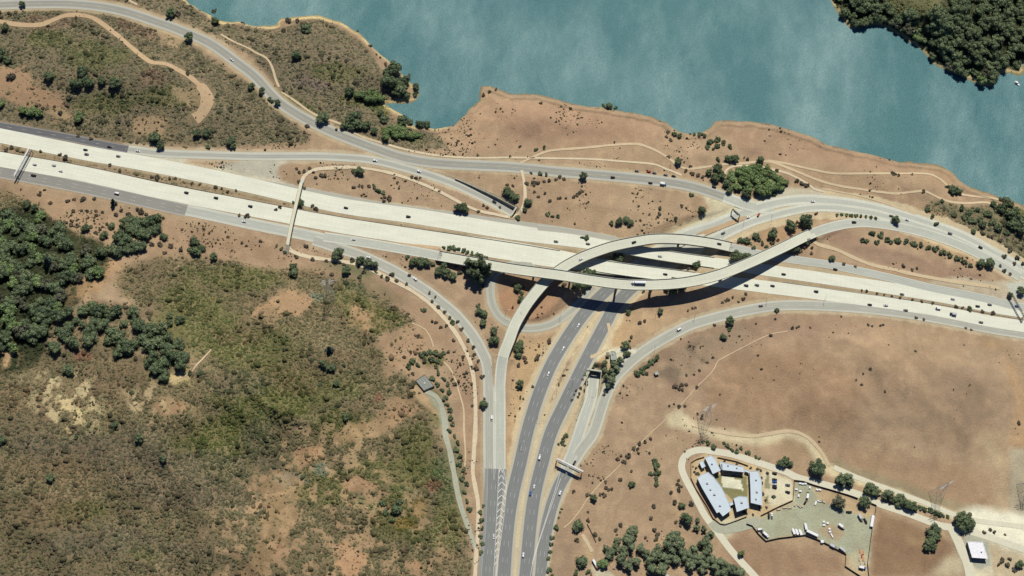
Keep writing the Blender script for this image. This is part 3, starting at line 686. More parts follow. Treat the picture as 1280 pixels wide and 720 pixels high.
st(ribbon('shoulder', GL['shoulder_north'], RW['shoulder_north'], M_STRIP, .03, taper=(.1, .6)))
st(ribbon('road', GL['asphalt_north'], RW['asphalt_north'], M_DARK, .045))
st(ribbon('road', GL['ramp_north'], RW['ramp_north'], M_RAMPN, .06))
L = GL['lakeside']; px_, py_ = px_x(L); A0 = arclen(L)
for cnd, mt in ((px_ < 902, M_LAKE), (px_ >= 902, M_CONC2)):
    for a, b in cut(L, cnd): st(ribbon('road', L[a:b+1], RW['lakeside'], mt, .07, v0=A0[a], taper=(1, .8) if mt is M_CONC2 else (1, 1)))
st(ribbon('road', GL['asphalt_south'], RW['asphalt_south'], M_AUX, .05))
st(ribbon('road', GL['collector'], RW['collector'], M_COLL, .06))
st(ribbon('road', GL['loop'], RW['loop'], M_LOOP, .065, taper=(1.3, 1.8)))
st(ribbon('road', GL['right_turn'], RW['right_turn'], M_GREY, .08))
L = GL['east_ramp']; px_, py_ = px_x(L); A0 = arclen(L); low_ = (py_ > 592)
for cnd, mt in ((~low_, M_GREY), (low_, M_TRUNK2)):
    for a, b in cut(L, cnd): st(ribbon('road', L[a:b+1], RW['east_ramp']+(4 if mt is M_TRUNK2 else 0), mt, .09, v0=A0[a]))
st(ribbon('road', GL['tunnel_road'], RW['tunnel_road'], M_COLL, .075))
for nm, lf in (('west_trunk', .10), ('east_trunk', .11)):
    L = GL[nm]; px_, py_ = px_x(L); A0 = arclen(L)
    far_ = (px_ > 790) & (py_ < 345)
    for cnd, mt in ((~far_, M_TRUNK), (far_, M_CONC2)):
        for a, b in cut(L, cnd):
            if b-a > 3: st(ribbon('road', L[a:b+1], RW[nm], mt, lf, v0=A0[a], wprof=([600,850,890,960,1280], [16,16,13,11.5,12.5] if nm == 'west_trunk' else [16,16,11.5,9.5,9.5])))
st(ribbon('freeway', GL['north'], RW['north'], M_CONC, .12, wprof=WPR['north']))
st(ribbon('freeway', GL['south'], RW['south'], M_CONC, .12, wprof=WPR['south']))
L = world_line([(619.5,586),(619,610),(617.5,650),(614.5,690),(612,720),(608,900)]); st(ribbon('road', L, 19.5, M_MERGE, .095, taper=(1, .6)))
L = world_line([(664,585),(660,640),(656,700),(650,800)]);
L = world_line([(672,300),(720,307),(762,314.5)]); st(ribbon('shoulder', world_line([(672,284.5),(720,290),(775,300)]), 6.0, M_STRIP, .135, taper=(1, .3)))

# patches of different paving in the freeway
def quad_patch(name, pts, mat, lift):
    mb = MB(); W = [unproj(*p) for p in pts]; mb.face([(x, y, lift) for x, y in W][::-1]); return mb.build(name, mat)
PATCH = simple('grey_paving', alb(178,175,160), .85, var=.2)
st(quad_patch('paved_patch', [(651,327),(665,328.5),(666.5,333.5),(650,331)], PATCH, .15))

# chevrons and gore lines, painted on the merge
mb = MB()
def paint_line(pts, wd, z=.165):
    L = world_line(pts, 0, 2.0); T, N = normals2(L)
    for i in range(len(L)-1):
        a, b = L[i], L[i+1]; w2 = wd/2
        mb.face([(a[0]-N[i][0]*w2, a[1]-N[i][1]*w2, z), (b[0]-N[i+1][0]*w2, b[1]-N[i+1][1]*w2, z), (b[0]+N[i+1][0]*w2, b[1]+N[i+1][1]*w2, z), (a[0]+N[i][0]*w2, a[1]+N[i][1]*w2, z)][::-1])
for t in range(15):
    y = 586+t*8.3; lx = 623.5-t*.42; rx = np.interp(y, [586, 606, 640, 700], [628.5, 632.5, 630.5, 622.5]); mx = (lx+rx)/2
    if rx-lx < 2.5: continue
    paint_line([(lx, y+5), (mx, y), (rx, y+5)], .55)
paint_line([(623.7, 585), (621, 640), (618, 700), (617, 720)], .3); paint_line([(629, 585), (632.8, 606), (630.5, 640), (622.5, 700), (620, 720)], .3)
paint_line([(616.5, 520), (617, 560), (617.5, 600)], .3)
paint_line([(701,598),(690,630),(678,665),(667,700),(663,720)], .3); paint_line([(706,570),(694,612),(682,650),(669,690),(665,705)], .3)
st(mb.build('road_markings', PAINT))

# ------------------------------------------------------------------ flyovers and bridges
def side_strip(mb, L, u0, u1, z0, z1, m=0):
    T, N = normals2(L); n = len(L)
    P = [[(L[i, 0]+N[i, 0]*u, L[i, 1]+N[i, 1]*u, L[i, 2]+z) for i in range(n)] for u, z in ((u0, z0), (u1, z0), (u1, z1), (u0, z1))]
    for i in range(n-1):
        for a in range(4):
            b = (a+1) % 4; mb.face([P[a][i], P[a][i+1], P[b][i+1], P[b][i]], m)
    mb.face([P[a][0] for a in range(4)], m); mb.face([P[a][-1] for a in range(3, -1, -1)], m)
def flyover(name, L, width, mat, lift, v0, label, cat, piers, dark_side=0, rail=.95, thick=1.5, single=True, label_group=None):
    c = L[len(L)//2]; root = empty(name, (0, 0, 0), 0, label, cat, label_group)
    d = ribbon('deck', L, width, mat, lift, v0=v0); d.parent = root
    h = width/2
    mb = MB(); side_strip(mb, L, -h+1.6, h-1.6, -thick, lift-.06); side_strip(mb, L, -h+.05, -h+1.6, -.35, lift-.05); side_strip(mb, L, h-1.6, h-.05, -.35, lift-.05)
    mb.build('girder', CONC_S, root)
    for s, dk in ((1, dark_side > 0), (-1, dark_side < 0)):
        mb = MB(); side_strip(mb, L, s*(h-.02), s*(h+(.55 if dk else .3)), -.5, rail+.1); mb.build('parapet', RAIL_D if dk else CONC_S, root)
    T, N = normals2(L); A = arclen(L)
    for q in piers:
        i = int(np.argmin(np.abs(A-q))) if not isinstance(q, tuple) else int(np.argmin(np.hypot(*(np.array(px_x(L))-np.array(q)[:, None]))))
        x, y, z = L[i]; gz = float(ground_z(x, y)) - .6
        if z-gz < 3.5: continue
        mb = MB(); ang = math.atan2(T[i][1], T[i][0]); ca, sa = math.cos(ang), math.sin(ang)
        def rect(a, b): return [(x+ca*u-sa*v, y+sa*u+ca*v) for u, v in ((-a, -b), (a, -b), (a, b), (-a, b))]
        if single:
            mb.prism(rect(.9, 1.5), gz, z-3.2, 0, rect(.9, 1.8)); mb.prism(rect(.95, 1.8), z-3.2, z-thick-.02, 0, rect(1.0, h-1.4))
        else:
            for v in (-h*.62, 0, h*.62):
                cx, cy = x-sa*v, y+ca*v
                mb.prism([(cx+.55*math.cos(t*math.pi/4), cy+.55*math.sin(t*math.pi/4)) for t in range(8)], gz, z-thick-.9)
            mb.prism(rect(.7, h-.6), z-thick-.9, z-thick-.02)
        mb.build('pier', PIER_M, root)
    return root
for nm, lf, mt, lab, pr, dk in (
    ('upper_flyover', .125, M_FLY, 'upper curved flyover with a dark outer parapet, passing under the other flyover', [(849,299),(886,303.5),(800,301),(745,315),(712,330),(652,390)], 1),
    ('lower_flyover', .16, M_FLY, 'lower pale S-curve flyover carrying the white semi truck and casting the wide shadow', [(632,335),(668,340),(714,347),(773,355),(815,356),(858,353),(905,341.5),(950,323),(985,306)], 0)):
    L = GL[nm]; A0 = arclen(L); hi = L[:, 2] > LOWZ-.05
    runs = cut(L, hi); lo = 0
    a, b = runs[0][0], runs[-1][1]
    if nm == 'upper_flyover':
        st(ribbon('road', L[:a+2], RW[nm]-1.5, M_COLL, lf, v0=0))
        st(ribbon('road', L[b-1:], RW[nm], M_CONC2, .088, v0=A0[b-1]))
    else:
        st(ribbon('road', L[:a+2], RW[nm], M_CONC2, lf, v0=0)); st(ribbon('road', L[b-1:], RW[nm], M_CONC2, lf, v0=A0[b-1]))
    a2 = max(0, a-6); b2 = min(len(L)-1, b+6)
    flyover('flyover', L[a:b+1], RW[nm], mt, lf, A0[a], lab, 'flyover', pr, dk if nm == 'upper_flyover' else 0)
# the upper flyover's line starts at the right, so its outer side is on its right-hand normal; freeway bridges over the cutting
for nm, lab in (('north', 'freeway bridge of the far carriageway over the sunken trunk road'), ('south', 'freeway bridge of the near carriageway, just above the lower flyover')):
    L = GL[nm]; gz = ground_z(L[:, 0], L[:, 1]); cnd = (gz < -1.6) & (np.abs(L[:, 0]) < 400)
    T, N = normals2(L); e = WPR[nm][1][5]/2
    cnd |= (ground_z(L[:, 0]+N[:, 0]*e, L[:, 1]+N[:, 1]*e) < -1.2) & (np.abs(L[:, 0]) < 400)
    cnd |= (ground_z(L[:, 0]-N[:, 0]*e, L[:, 1]-N[:, 1]*e) < -1.2) & (np.abs(L[:, 0]) < 400)
    ii = np.where(cnd)[0]
    if len(ii):
        a, b = max(ii[0]-2, 0), min(ii[-1]+3, len(L)); Lb = L[a:b].copy(); Lb[:, 2] += .03; n_ = arclen(Lb)[-1]
        A0 = arclen(L)
        bw = float(np.interp(px_x(Lb)[0].mean(), WPR[nm][0], WPR[nm][1]))
        flyover('road_bridge', Lb, bw, M_CONC, .13, A0[a], lab, 'bridge', [n_*f for f in (.2, .4, .6, .8)], 0, .8, 1.6, False)

# guard rail in the median and at the edge
STEEL = simple('galvanised_steel', (.12, .115, .11), .6, .4, 0.2, var=.4)
GALV = simple('bright_galvanised_steel', (.42, .41, .38), .6, .3)
def guard_rail(pts, label, h=.7, wd=.28, mt=None):
    L = world_line(pts, 0, 4.0); L[:, 2] = ground_z(L[:, 0], L[:, 1])
    root = empty('guard_rail', (0, 0, 0), 0, label, 'guard rail')
    mb = MB(); side_strip(mb, L, -wd/2, wd/2, h-.35, h); mb.build('rail', mt or STEEL, root)
    for i in range(0, len(L), 3 if len(L) < 180 else 4):
        mb = MB(); mb.box(L[i, 0]-.1, L[i, 0]+.1, L[i, 1]-.1, L[i, 1]+.1, L[i, 2]-.1, L[i, 2]+h-.36); mb.build('post', STEEL, root)
guard_rail([(-60,176),(0,189),(100,206.5),(200,227.5),(300,247.5),(420,270),(520,285.5),(640,303.5),(700,313.5)], 'long dark guard rail along the median edge of the near concrete carriageway')
guard_rail([(978,352.5),(1060,364.5),(1160,378.5),(1280,400)], 'guard rail in the median right of the flyovers', .5, .22, GALV)

# ------------------------------------------------------------------ walls of the sunken ramps and their portals
DARKIN = simple('painted_tunnel_dark', (.006, .006, .007), 1, 0)  # near-black colour stands in for the shade inside the tunnel
def portal(px, py, z, ang, wd, hgt, label, ztop):
    x, y = unproj(px, py, z)
    root = empty('tunnel_portal', (x, y, z), ang, label, 'tunnel portal')
    mb = MB(); h = wd/2       # face looks along -x of the root (towards the open road)
    sp = min(2.6, hgt*.6); A = [(-h*math.cos(t*math.pi/10), sp+(hgt-sp)*math.sin(t*math.pi/10)) for t in range(11)]
    mb.v = []; out = [(-h-1.8, -.3), (-h-1.8, ztop-z+.3), (h+1.8, ztop-z+.3), (h+1.8, -.3)]
    # headwall as strips around the arch
    def strip(y0, y1, z0, z1, z0b=None): mb.prism([(0, y0), (1.2, y0), (1.2, y1), (0, y1)], [z0, z0, z0b if z0b is not None else z0, z0b if z0b is not None else z0], z1)
    top = ztop-z+.25
    mb.box(0, 1.2, -h-1.8, -h, -.4, top); mb.box(0, 1.2, h, h+1.8, -.4, top)
    for i in range(10): strip(A[i][0], A[i+1][0], A[i][1], top, A[i+1][1])
    mb.build('headwall', CONC_S, root)
    mb = MB(); mb.face([(1.6, -h, -.2), (1.6, h, -.2), (1.6, h, hgt), (1.6, -h, hgt)]); mb.build('dark_mouth_face', DARKIN, root)  # flat dark sheet behind the arch, shade painted instead of a bore
    mb = MB(); mb.box(-.15, 1.3, -h-1.9, h+1.9, top+.02, top+.2); mb.build('coping', CONC_S, root)
    return root
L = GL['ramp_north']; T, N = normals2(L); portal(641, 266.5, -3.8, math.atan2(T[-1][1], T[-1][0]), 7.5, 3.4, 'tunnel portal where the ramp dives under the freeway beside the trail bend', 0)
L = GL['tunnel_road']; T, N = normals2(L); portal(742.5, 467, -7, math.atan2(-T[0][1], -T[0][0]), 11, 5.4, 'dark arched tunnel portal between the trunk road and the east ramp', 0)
def retaining(L, side, off, label, top=.5):
    root = MB(); T, N = normals2(L); n = len(L)
    P = [(L[i, 0]+N[i, 0]*side*off, L[i, 1]+N[i, 1]*side*off, L[i, 2]) for i in range(n)]; Q = [(L[i, 0]+N[i, 0]*side*(off+.5), L[i, 1]+N[i, 1]*side*(off+.5), L[i, 2]) for i in range(n)]
    for i in range(n-1):
        for (a, b, z) in ((P, P, None),):
            root.face([(P[i][0], P[i][1], P[i][2]-.5), (P[i+1][0], P[i+1][1], P[i+1][2]-.5), (P[i+1][0], P[i+1][1], top), (P[i][0], P[i][1], top)])
            root.face([(P[i][0], P[i][1], top), (P[i+1][0], P[i+1][1], top), (Q[i+1][0], Q[i+1][1], top), (Q[i][0], Q[i][1], top)])
            root.face([(Q[i][0], Q[i][1], P[i][2]-.5), (Q[i+1][0], Q[i+1][1], P[i+1][2]-.5), (Q[i+1][0], Q[i+1][1], top), (Q[i][0], Q[i][1], top)])
    o = root.build('retaining_wall', CONC_S); tag(o, label, 'retaining wall'); return o
L = GL['ramp_north']; sub = L[L[:, 2] < -1.2]
retaining(sub, 1, 4.9, 'tall retaining wall on the lake side of the ramp dropping into its tunnel')
L = GL['tunnel_road']; sub = L[L[:, 2] < -1.2]
retaining(sub, 1, 5.9, 'retaining wall between the sunken tunnel road and the tree strip'); retaining(sub, -1, 5.9, 'retaining wall between the sunken tunnel road and the trunk road')

# ------------------------------------------------------------------ paths, tracks, compound roads
def path_mat(name, c, c2):
    k = NT(name); p = k.pos(); a = k.noise(p, .35, 4, .7); b = k.noise(p, 1.5, 3, .7)
    uv = k.n('ShaderNodeUVMap'); uv.uv_map = 'UVMap'; sep = k.n('ShaderNodeSeparateXYZ'); k.l(uv.outputs[0], sep.inputs[0])
    x = k.mix(a, c, c2); x = k.mix(k.math('MULTIPLY', b, .3), x, tuple(v*.7 for v in c)); k.out(x); k.bump(b, .3, .1); return k.m
P_TRAIL = path_mat('paved_trail', alb(224,204,174), alb(208,186,154))
P_DIRT = path_mat('dirt_track', alb(200,170,134), alb(186,154,120))
P_PALE = path_mat('pale_track', alb(214,190,156), alb(200,174,140))
P_GREY = path_mat('grey_gravel', alb(184,180,158), alb(166,162,142))
P_COMP = path_mat('compound_concrete', alb(222,213,190), alb(210,200,176))
PATHL = []
def path(name, pts, w, m, taper=(1, 1), lift=.16):
    L = world_line(pts, 0, 2.5)
    # iterate onto the terrain
    Pp = np.array([at(p[0], p[1])[:2]+(0.0,) for p in pts]); L = spline(Pp, 2.5)
    PATHL.append((L, w))
    wob = (fbm(L[:, 0], L[:, 1], 14, 3, 3.0)-.5)*.9; L[:, 0] += wob
    return st(ribbon(name, L, w*(1.05 if 'road' not in name else 1.0), m, lift+(.12 if 'road' not in name else 0), across=4, drape=True, taper=taper))
path('trail', [(437,209),(415,210),(395,212),(384,217),(379,223),(376.5,230)], 3.6, P_TRAIL, lift=.3)
path('trail', [(437,209),(460,211),(490,217),(520,227),(550,240),(580,256),(600,264),(619,268),(634,271),(642,270.5),(648.6,266.6),(653.5,259),(656,249),(656,234.6),(654,222),(652,213)], 2.7, P_TRAIL, lift=.32)
path('trail', [(359.5,307),(361,311),(370,316.5),(390,322),(415,325),(440,329),(460,335),(480,345),(505,358),(520,367),(540,382),(557,400),(572,420),(585,445),(591,467),(594,500),(594,540),(592.5,565),(591,590),(594,608),(597,625),(598,647),(596,680),(594,720),(592,800)], 3.4, P_TRAIL)
path('trail', [(480,179.5),(485,181),(520,190),(557,195.5),(595,197.5),(640,197),(690,198),(740,199),(780,202),(815,205),(830,210),(852,219)], 2.0, P_TRAIL)
path('trail', [(320,66),(332,72),(339,82),(345,100),(349,109)], 2.0, P_PALE)
path('trail', [(352,115),(370,127),(395,144),(425,155),(450,170),(480,179.5)], 2.0, P_PALE)
path('trail', [(276,43),(292,52),(310,60),(320,66)], 1.6, P_PALE)
path('trail', [(160,0),(172,6)], 2.0, P_PALE)
path('trail', [(650,204),(665,197),(685,189),(715,186),(740,184),(770,181),(795,180),(810,184),(825,191),(840,201),(847,207),(860,211),(880,209),(910,205),(930,204),(960,202),(990,212),(1022,225),(1047,232),(1072,236),(1100,240),(1120,242),(1140,240),(1155,239),(1167,244),(1180,250),(1192,253),(1210,254),(1230,253),(1247,256)], 2.3, P_PALE)
path('trail', [(960,201),(985,205),(1015,212),(1045,217),(1090,217),(1120,217),(1155,217),(1170,221),(1182,230),(1190,239),(1207,244),(1235,247),(1250,250)], 2.2, P_PALE, lift=.2)
path('trail', [(905,219),(908,213),(914,209),(925,207),(945,208),(960,211),(985,217),(1010,230),(1017,236),(1030,240)], 2.0, P_TRAIL)
path('trail', [(1027,236),(1060,242),(1090,249),(1120,259),(1145,268)], 1.4, P_PALE)
path('dirt_track', [(1012,297),(1022,305),(1045,312),(1067,322),(1090,331),(1117,337),(1147,344),(1180,350),(1222,356),(1250,360)], 3.4, P_PALE)
path('dirt_track', [(-60,22),(-10,25),(0,27),(25,31),(50,31),(67,25),(82,19.5),(100,19),(117,23),(135,35),(150,47),(165,60),(180,72),(190,78),(207,80),(220,86),(237,96),(250,107)], 4.6, P_DIRT)
path('dirt_track', [(248,105),(255,113),(259,125),(256,136),(250,144),(243,149)], 10.5, P_DIRT, taper=(.3, 1.0), lift=.2)
path('gravel_drive', [(532,489),(545,496),(552,510),(556,530),(557,545),(561,560),(566,585),(571,610),(576,632),(584,655),(591,675),(595,686)], 4.4, P_GREY)
path('footpath', [(515,404),(530,411),(538,422),(542,434)], 1.1, P_PALE); path('footpath', [(555,452),(565,465),(572,485),(579,510),(580,540),(581.5,562),(581,585)], 1.4, P_PALE)
path('footpath', [(735,622),(750,605),(772,585),(790,565),(815,540),(835,522),(852,505),(870,485),(890,465),(897,452),(905,447),(927,435),(960,419),(985,414)], .8, P_PALE)
path('footpath', [(705,660),(720,645),(735,622)], .8, P_PALE)
path('footpath', [(212,478),(238,466),(246,456),(256,446),(264,437)], 1.1, P_PALE)
path('footpath', [(745,200),(756,208)], .8, P_PALE); path('footpath', [(823,207),(836,215)], .8, P_PALE)
path('footpath', [(728,668),(735,680),(740,690)], 2.6, P_PALE)
path('service_road', [(996,597),(985,591),(965,584),(940,576),(915,568),(890,564),(875,562.5),(862,566),(854,574),(852,585),(856,597),(864,612),(872,627),(881,644),(890.6,657),(901,671),(912,686),(927,703),(943,720),(962,745)], 6.2, P_COMP)
path('service_road', [(890,652),(898,660),(917,659.5),(936,655),(950,651)], 9, P_GREY, lift=.2)
path('service_road', [(985,591),(997,597),(1035,607),(1070,617),(1100,630),(1135,642),(1172,656),(1192,660),(1222,667),(1280,687),(1360,712)], 6.4, P_COMP, lift=.18)
path('service_road', [(1190,660),(1197,675),(1203,690),(1210,706),(1216,735)], 8.5, P_COMP, lift=.22)
path('service_road', [(1042,584),(1072,597),(1115,613),(1155,628),(1192,643),(1222,651),(1290,660)], 4.6, P_COMP)
path('dirt_track', [(868,532),(900,540),(940,545),(985,539),(1008,546),(1026,564),(1036,582)], 3.0, P_PALE)
path('verge', [(868,297.5),(885,290),(905,282.5),(925,274.5),(934,271)], 4.2, P_DIRT, taper=(.3,.3), lift=.5)
path('dirt_track', [(760,436),(752,440),(738,447)], 2.6, P_PALE); path('dirt_track', [(763,436),(762,420),(760,404)], 2.6, P_PALE)
path('service_road', [(767,440),(778,437.5),(790,439),(795,439.5)], 4, P_COMP)
# ------------------------------------------------------------------ vegetation
def leaf_mat(name, a, b, dry=None):
    k = NT(name); p = k.pos(); oi = k.n('ShaderNodeObjectInfo')
    n_ = k.noise(p, .7, 3, .7, .3, .7)
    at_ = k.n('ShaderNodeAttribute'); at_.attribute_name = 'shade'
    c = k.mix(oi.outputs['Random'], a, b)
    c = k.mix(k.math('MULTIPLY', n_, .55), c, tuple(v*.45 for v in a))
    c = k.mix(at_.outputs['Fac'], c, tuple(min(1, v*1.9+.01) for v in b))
    k.out(c); k.b.inputs['Roughness'].default_value = .75; k.b.inputs['Specular IOR Level'].default_value = .12
    return k.m
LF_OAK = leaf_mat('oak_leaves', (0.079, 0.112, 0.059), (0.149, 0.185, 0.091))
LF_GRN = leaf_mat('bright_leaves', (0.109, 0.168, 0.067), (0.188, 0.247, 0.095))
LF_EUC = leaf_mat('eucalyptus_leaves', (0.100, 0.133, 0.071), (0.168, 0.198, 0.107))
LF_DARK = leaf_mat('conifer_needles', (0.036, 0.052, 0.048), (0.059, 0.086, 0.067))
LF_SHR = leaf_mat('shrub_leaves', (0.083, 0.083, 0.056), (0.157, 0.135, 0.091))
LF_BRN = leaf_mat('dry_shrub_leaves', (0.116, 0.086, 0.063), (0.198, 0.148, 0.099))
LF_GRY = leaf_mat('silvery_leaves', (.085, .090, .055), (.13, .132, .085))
BARK = simple('bark', (.07, .055, .045), .95, .05)

def crown_mesh(name, mat, seed, lobes, leaves, lsize, shape):
    """many leaf cards scattered over the surfaces of overlapping lobes; unit radius 1, height from shape"""
    r = np.random.default_rng(seed); pts = []; nrm = []; shd = []
    if shape == 'round': Lc = [(r.normal(0, .40), r.normal(0, .40), .55+r.random()*.55, .34+r.random()*.22) for _ in range(lobes)]
    elif shape == 'bush': Lc = [(r.normal(0, .42), r.normal(0, .42), .25+r.random()*.3, .36+r.random()*.2) for _ in range(lobes)]
    elif shape == 'tall': Lc = [(r.normal(0, .38), r.normal(0, .38), .7+r.random()*1.7, .26+r.random()*.2) for _ in range(lobes)]
    elif shape == 'cone': Lc = [((lambda t, a: (.8*(1-t)*math.cos(a)*.6, .8*(1-t)*math.sin(a)*.6, .3+t*2.4, .12+.42*(1-t)))(i/lobes, r.random()*6.28)) for i in range(lobes)]
    Lc = [(x/max(1, math.hypot(x, y)/.68), y/max(1, math.hypot(x, y)/.68), z, q) for x, y, z, q in Lc]
    V = []; Fc = []; S = []
    per = leaves//lobes
    for (x, y, z, q) in Lc:
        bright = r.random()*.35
        d = r.normal(size=(per, 3)); d /= np.linalg.norm(d, axis=1)[:, None]; d[:, 2] = np.abs(d[:, 2])*.8-.25*r.random(per)
        rad = q*(.72+.36*r.random(per)); c = np.array([x, y, z])+d*rad[:, None]*np.array([1, 1, .85])
        for i in range(per):
            n_ = d[i]+r.normal(0, .45, 3); n_ /= np.linalg.norm(n_); t = np.cross(n_, r.normal(size=3)); t /= np.linalg.norm(t)+1e-9; b = np.cross(n_, t)
            s = lsize*(.6+.8*r.random()); s2 = s*(.5+.5*r.random()); k0 = len(V)
            for aa, bb in ((-1, -.2), (0, -1), (1, .1), (.1, 1)): V.append(c[i]+t*aa*s+b*bb*s2)
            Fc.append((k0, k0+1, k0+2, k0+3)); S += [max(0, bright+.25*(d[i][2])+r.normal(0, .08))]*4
    # dark inner mass
    for (x, y, z, q) in Lc:
        k0 = len(V); m = 6
        ring = [(0, 0, .72)]; V.append(np.array([x, y, z+q*.66]))
        for kk, (rr, zz) in enumerate(((.62, .25), (.55, -.4))):
            for i in range(m):
                a = 6.283*i/m+kk*.5; V.append(np.array([x+q*rr*math.cos(a), y+q*rr*math.sin(a), z+q*zz]))
        for i in range(m):
            j = (i+1) % m; Fc.append((k0, k0+1+i, k0+1+j, k0+1+j)); Fc.append((k0+1+i, k0+1+m+i, k0+1+m+j, k0+1+j))
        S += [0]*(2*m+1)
    tri = [f for f in Fc if f[2] == f[3]]; quad = [f for f in Fc if f[2] != f[3]]
    me = bpy.data.meshes.new(name); me.from_pydata([tuple(v) for v in V], [], quad+[f[:3] for f in tri]); me.materials.append(mat)
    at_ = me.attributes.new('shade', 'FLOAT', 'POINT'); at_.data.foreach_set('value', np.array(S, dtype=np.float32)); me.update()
    return me
def trunk_mesh(name, h, r0, seed, spread=.35, top=.9):
    rr = random.Random(seed); mb = MB(); mb.bar((0, 0, -.25), (rr.uniform(-.04, .04), rr.uniform(-.04, .04), h*.5), r0, 0, r0*.7, 7)
    for i in range(5):
        a = i*1.256+rr.random(); mb.bar((0, 0, h*(.3+.04*i)), (math.cos(a)*spread, math.sin(a)*spread, h*top*(.8+.2*rr.random())), r0*.5, 0, r0*.15, 5)
    return mb.mesh(name, [BARK])
PROT = {}
def protos(kind, n, mat, shape, lobes, leaves, ls, h, tr):
    PROT[kind] = [(crown_mesh('crown_'+kind, mat, 100+7*i+len(kind), lobes, leaves, ls, shape), trunk_mesh('trunk_'+kind, h, tr, i)) for i in range(n)]
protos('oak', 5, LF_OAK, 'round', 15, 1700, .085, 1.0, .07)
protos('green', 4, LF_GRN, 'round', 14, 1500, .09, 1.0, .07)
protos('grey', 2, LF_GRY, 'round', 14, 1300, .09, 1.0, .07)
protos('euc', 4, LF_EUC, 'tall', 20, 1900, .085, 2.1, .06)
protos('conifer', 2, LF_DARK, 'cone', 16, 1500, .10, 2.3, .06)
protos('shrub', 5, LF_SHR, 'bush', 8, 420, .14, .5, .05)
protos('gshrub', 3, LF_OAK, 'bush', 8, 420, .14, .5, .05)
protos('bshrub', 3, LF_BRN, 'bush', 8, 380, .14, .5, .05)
VR = random.Random(5)
NAMES = {'oak': ('oak_tree', 'tree'), 'green': ('leafy_tree', 'tree'), 'grey': ('pale_tree', 'tree'), 'euc': ('eucalyptus_tree', 'tree'), 'conifer': ('conifer_tree', 'tree'), 'shrub': ('shrub', 'shrub'), 'gshrub': ('green_shrub', 'shrub'), 'bshrub': ('dry_shrub', 'shrub')}
COUNT = {}
PLANTED = []
def plant(kind, px, py, r, label, group=None, hs=1.0):
    cm, tm = VR.choice(PROT[kind]); x, y, z = at(px, py+r*.12); s = mpp(px, py)*r
    nm, cat = NAMES[kind]; PLANTED.append((x, y, s))
    o = bpy.data.objects.new(nm, None); col.objects.link(o); o.location = (x, y, z); o.rotation_euler = (0, 0, VR.uniform(0, 6.28))
    s2 = s*(.94 if 'shrub' not in kind else .76); o.scale = (s2*VR.uniform(.9, 1.12), s2*VR.uniform(.9, 1.12), s2*VR.uniform(.85, 1.15)*hs); tag(o, label, cat, group)
    link('crown', cm, o); link('trunk', tm, o)
    COUNT[nm] = COUNT.get(nm, 0)+1
    return o
def cluster(kind, data, label, group=None, hs=1.0):
    P = [tuple(float(v) for v in q.split(',')) for q in data.split()]
    for i, (x, y, r) in enumerate(P):
        kd = kind
        if kind in ('oak', 'green') and r < 4.8: kd = 'gshrub'
        if kind == 'shrub' and VR.random() < .25: kd = 'bshrub'
        plant(kd, x, y, r, label, (group or label) if len(P) > 1 else None, hs)
one = lambda kind, x, y, r, label, hs=1.0: plant(kind, x, y, r, label, None, hs)

# top left, between the lakeside road and the freeway
one('oak', 28, 7, 4.5, 'dark round tree on the inner edge of the lakeside road, top left corner')
one('oak', 236, 47.5, 6.5, 'dark round tree touching the inner edge of the lakeside road where it begins to bend')
one('oak', 314, 109, 5, 'dark tree beside the straight stretch of lakeside road above a row of three')
one('oak', 143, 106, 8.5, 'darkest and largest round tree inside the loop of the wide dirt track')
one('oak', 7, 35, 5, 'small tree at left edge just below the wide dirt track')
one('shrub', 15, 96, 7, 'low olive bush alone on the bare tan patch at far left')
one('oak', 62, 96, 6.5, 'round dark tree at the right tip of the bare tan patch')
cluster('oak', '2,70,7 10,76,6 103,92,8 112,105,7 97,107,7 128,101,6 92,104,5 106,100,6', 'dark tree in the clump left of the largest tree inside the dirt track loop')
cluster('green', '30,139,6 40,141,7 50,143,6 100,148,7 2,131,5', 'green bush along the foot of the bare tan patch above the freeway')
cluster('shrub', '76,140,4.5 86,122,5 84,131,4 68,133,2.5 54,135,3 149,152,5 98,170,2.8 114,173,3.2 160,154,4 245,82,3 235,92,4 180,94,3 268,14,5 222,18,5', 'small dark bush scattered in the scrub under the dirt track')
one('oak', 213, 18, 7, 'wide dark tree between the lakeside road and the shore')
one('oak', 269, 27, 5, 'dark tree on the shore just behind the sandy strip, top left')
one('oak', 195, 172, 8, 'big dark tree at the freeway edge where the dark asphalt ends')
cluster('oak', '248,168,6 258,167,6 290,178,7 202,182,6 260,184,4 291,183,5', 'dark tree in the row along the top of the north ramp')
# peninsula
one('oak', 383, 37, 7.5, 'dark round tree near the beach, largest on top of the peninsula')
one('oak', 371, 71, 6.5, 'solitary dark round tree in the middle of the peninsula scrub')
one('shrub', 433, 76, 3.2, 'little dark bush alone in the scrub right of the solitary tree')
cluster('shrub', '355,38,4 372,37,3 338,46,2.2 423,50,2.2 360,25,5 372,26,4', 'small bush at the top of the peninsula behind the beach')
cluster('shrub', '447,39,2 463,57,3 471,68,2 475,72,2 482,80,4 511,94,4', 'small bush on the sandy shore of the peninsula')
cluster('oak', '491,89,10 484,93,7 487,103,9 497,105,8 506,104,8 501,114,9 508,120,6 520,111,5.5 518,118,4 495,117,6', 'dark tree in the dense clump on the peninsula tip')
one('oak', 438, 116, 6.5, 'dark tree left of the bright green bushes by the lake inlet')
cluster('green', '450,120,7 458,124,7 467,125,7 476,124,6 463,118,6 471,119,5', 'bright green bush massed behind the inlet at the peninsula neck')
cluster('green', '486,164,7 495,168,8 505,168,8 514,171,7 500,160,6 482,172,6 524,170,5', 'bright green bush massed where the inlet meets the brown shore')
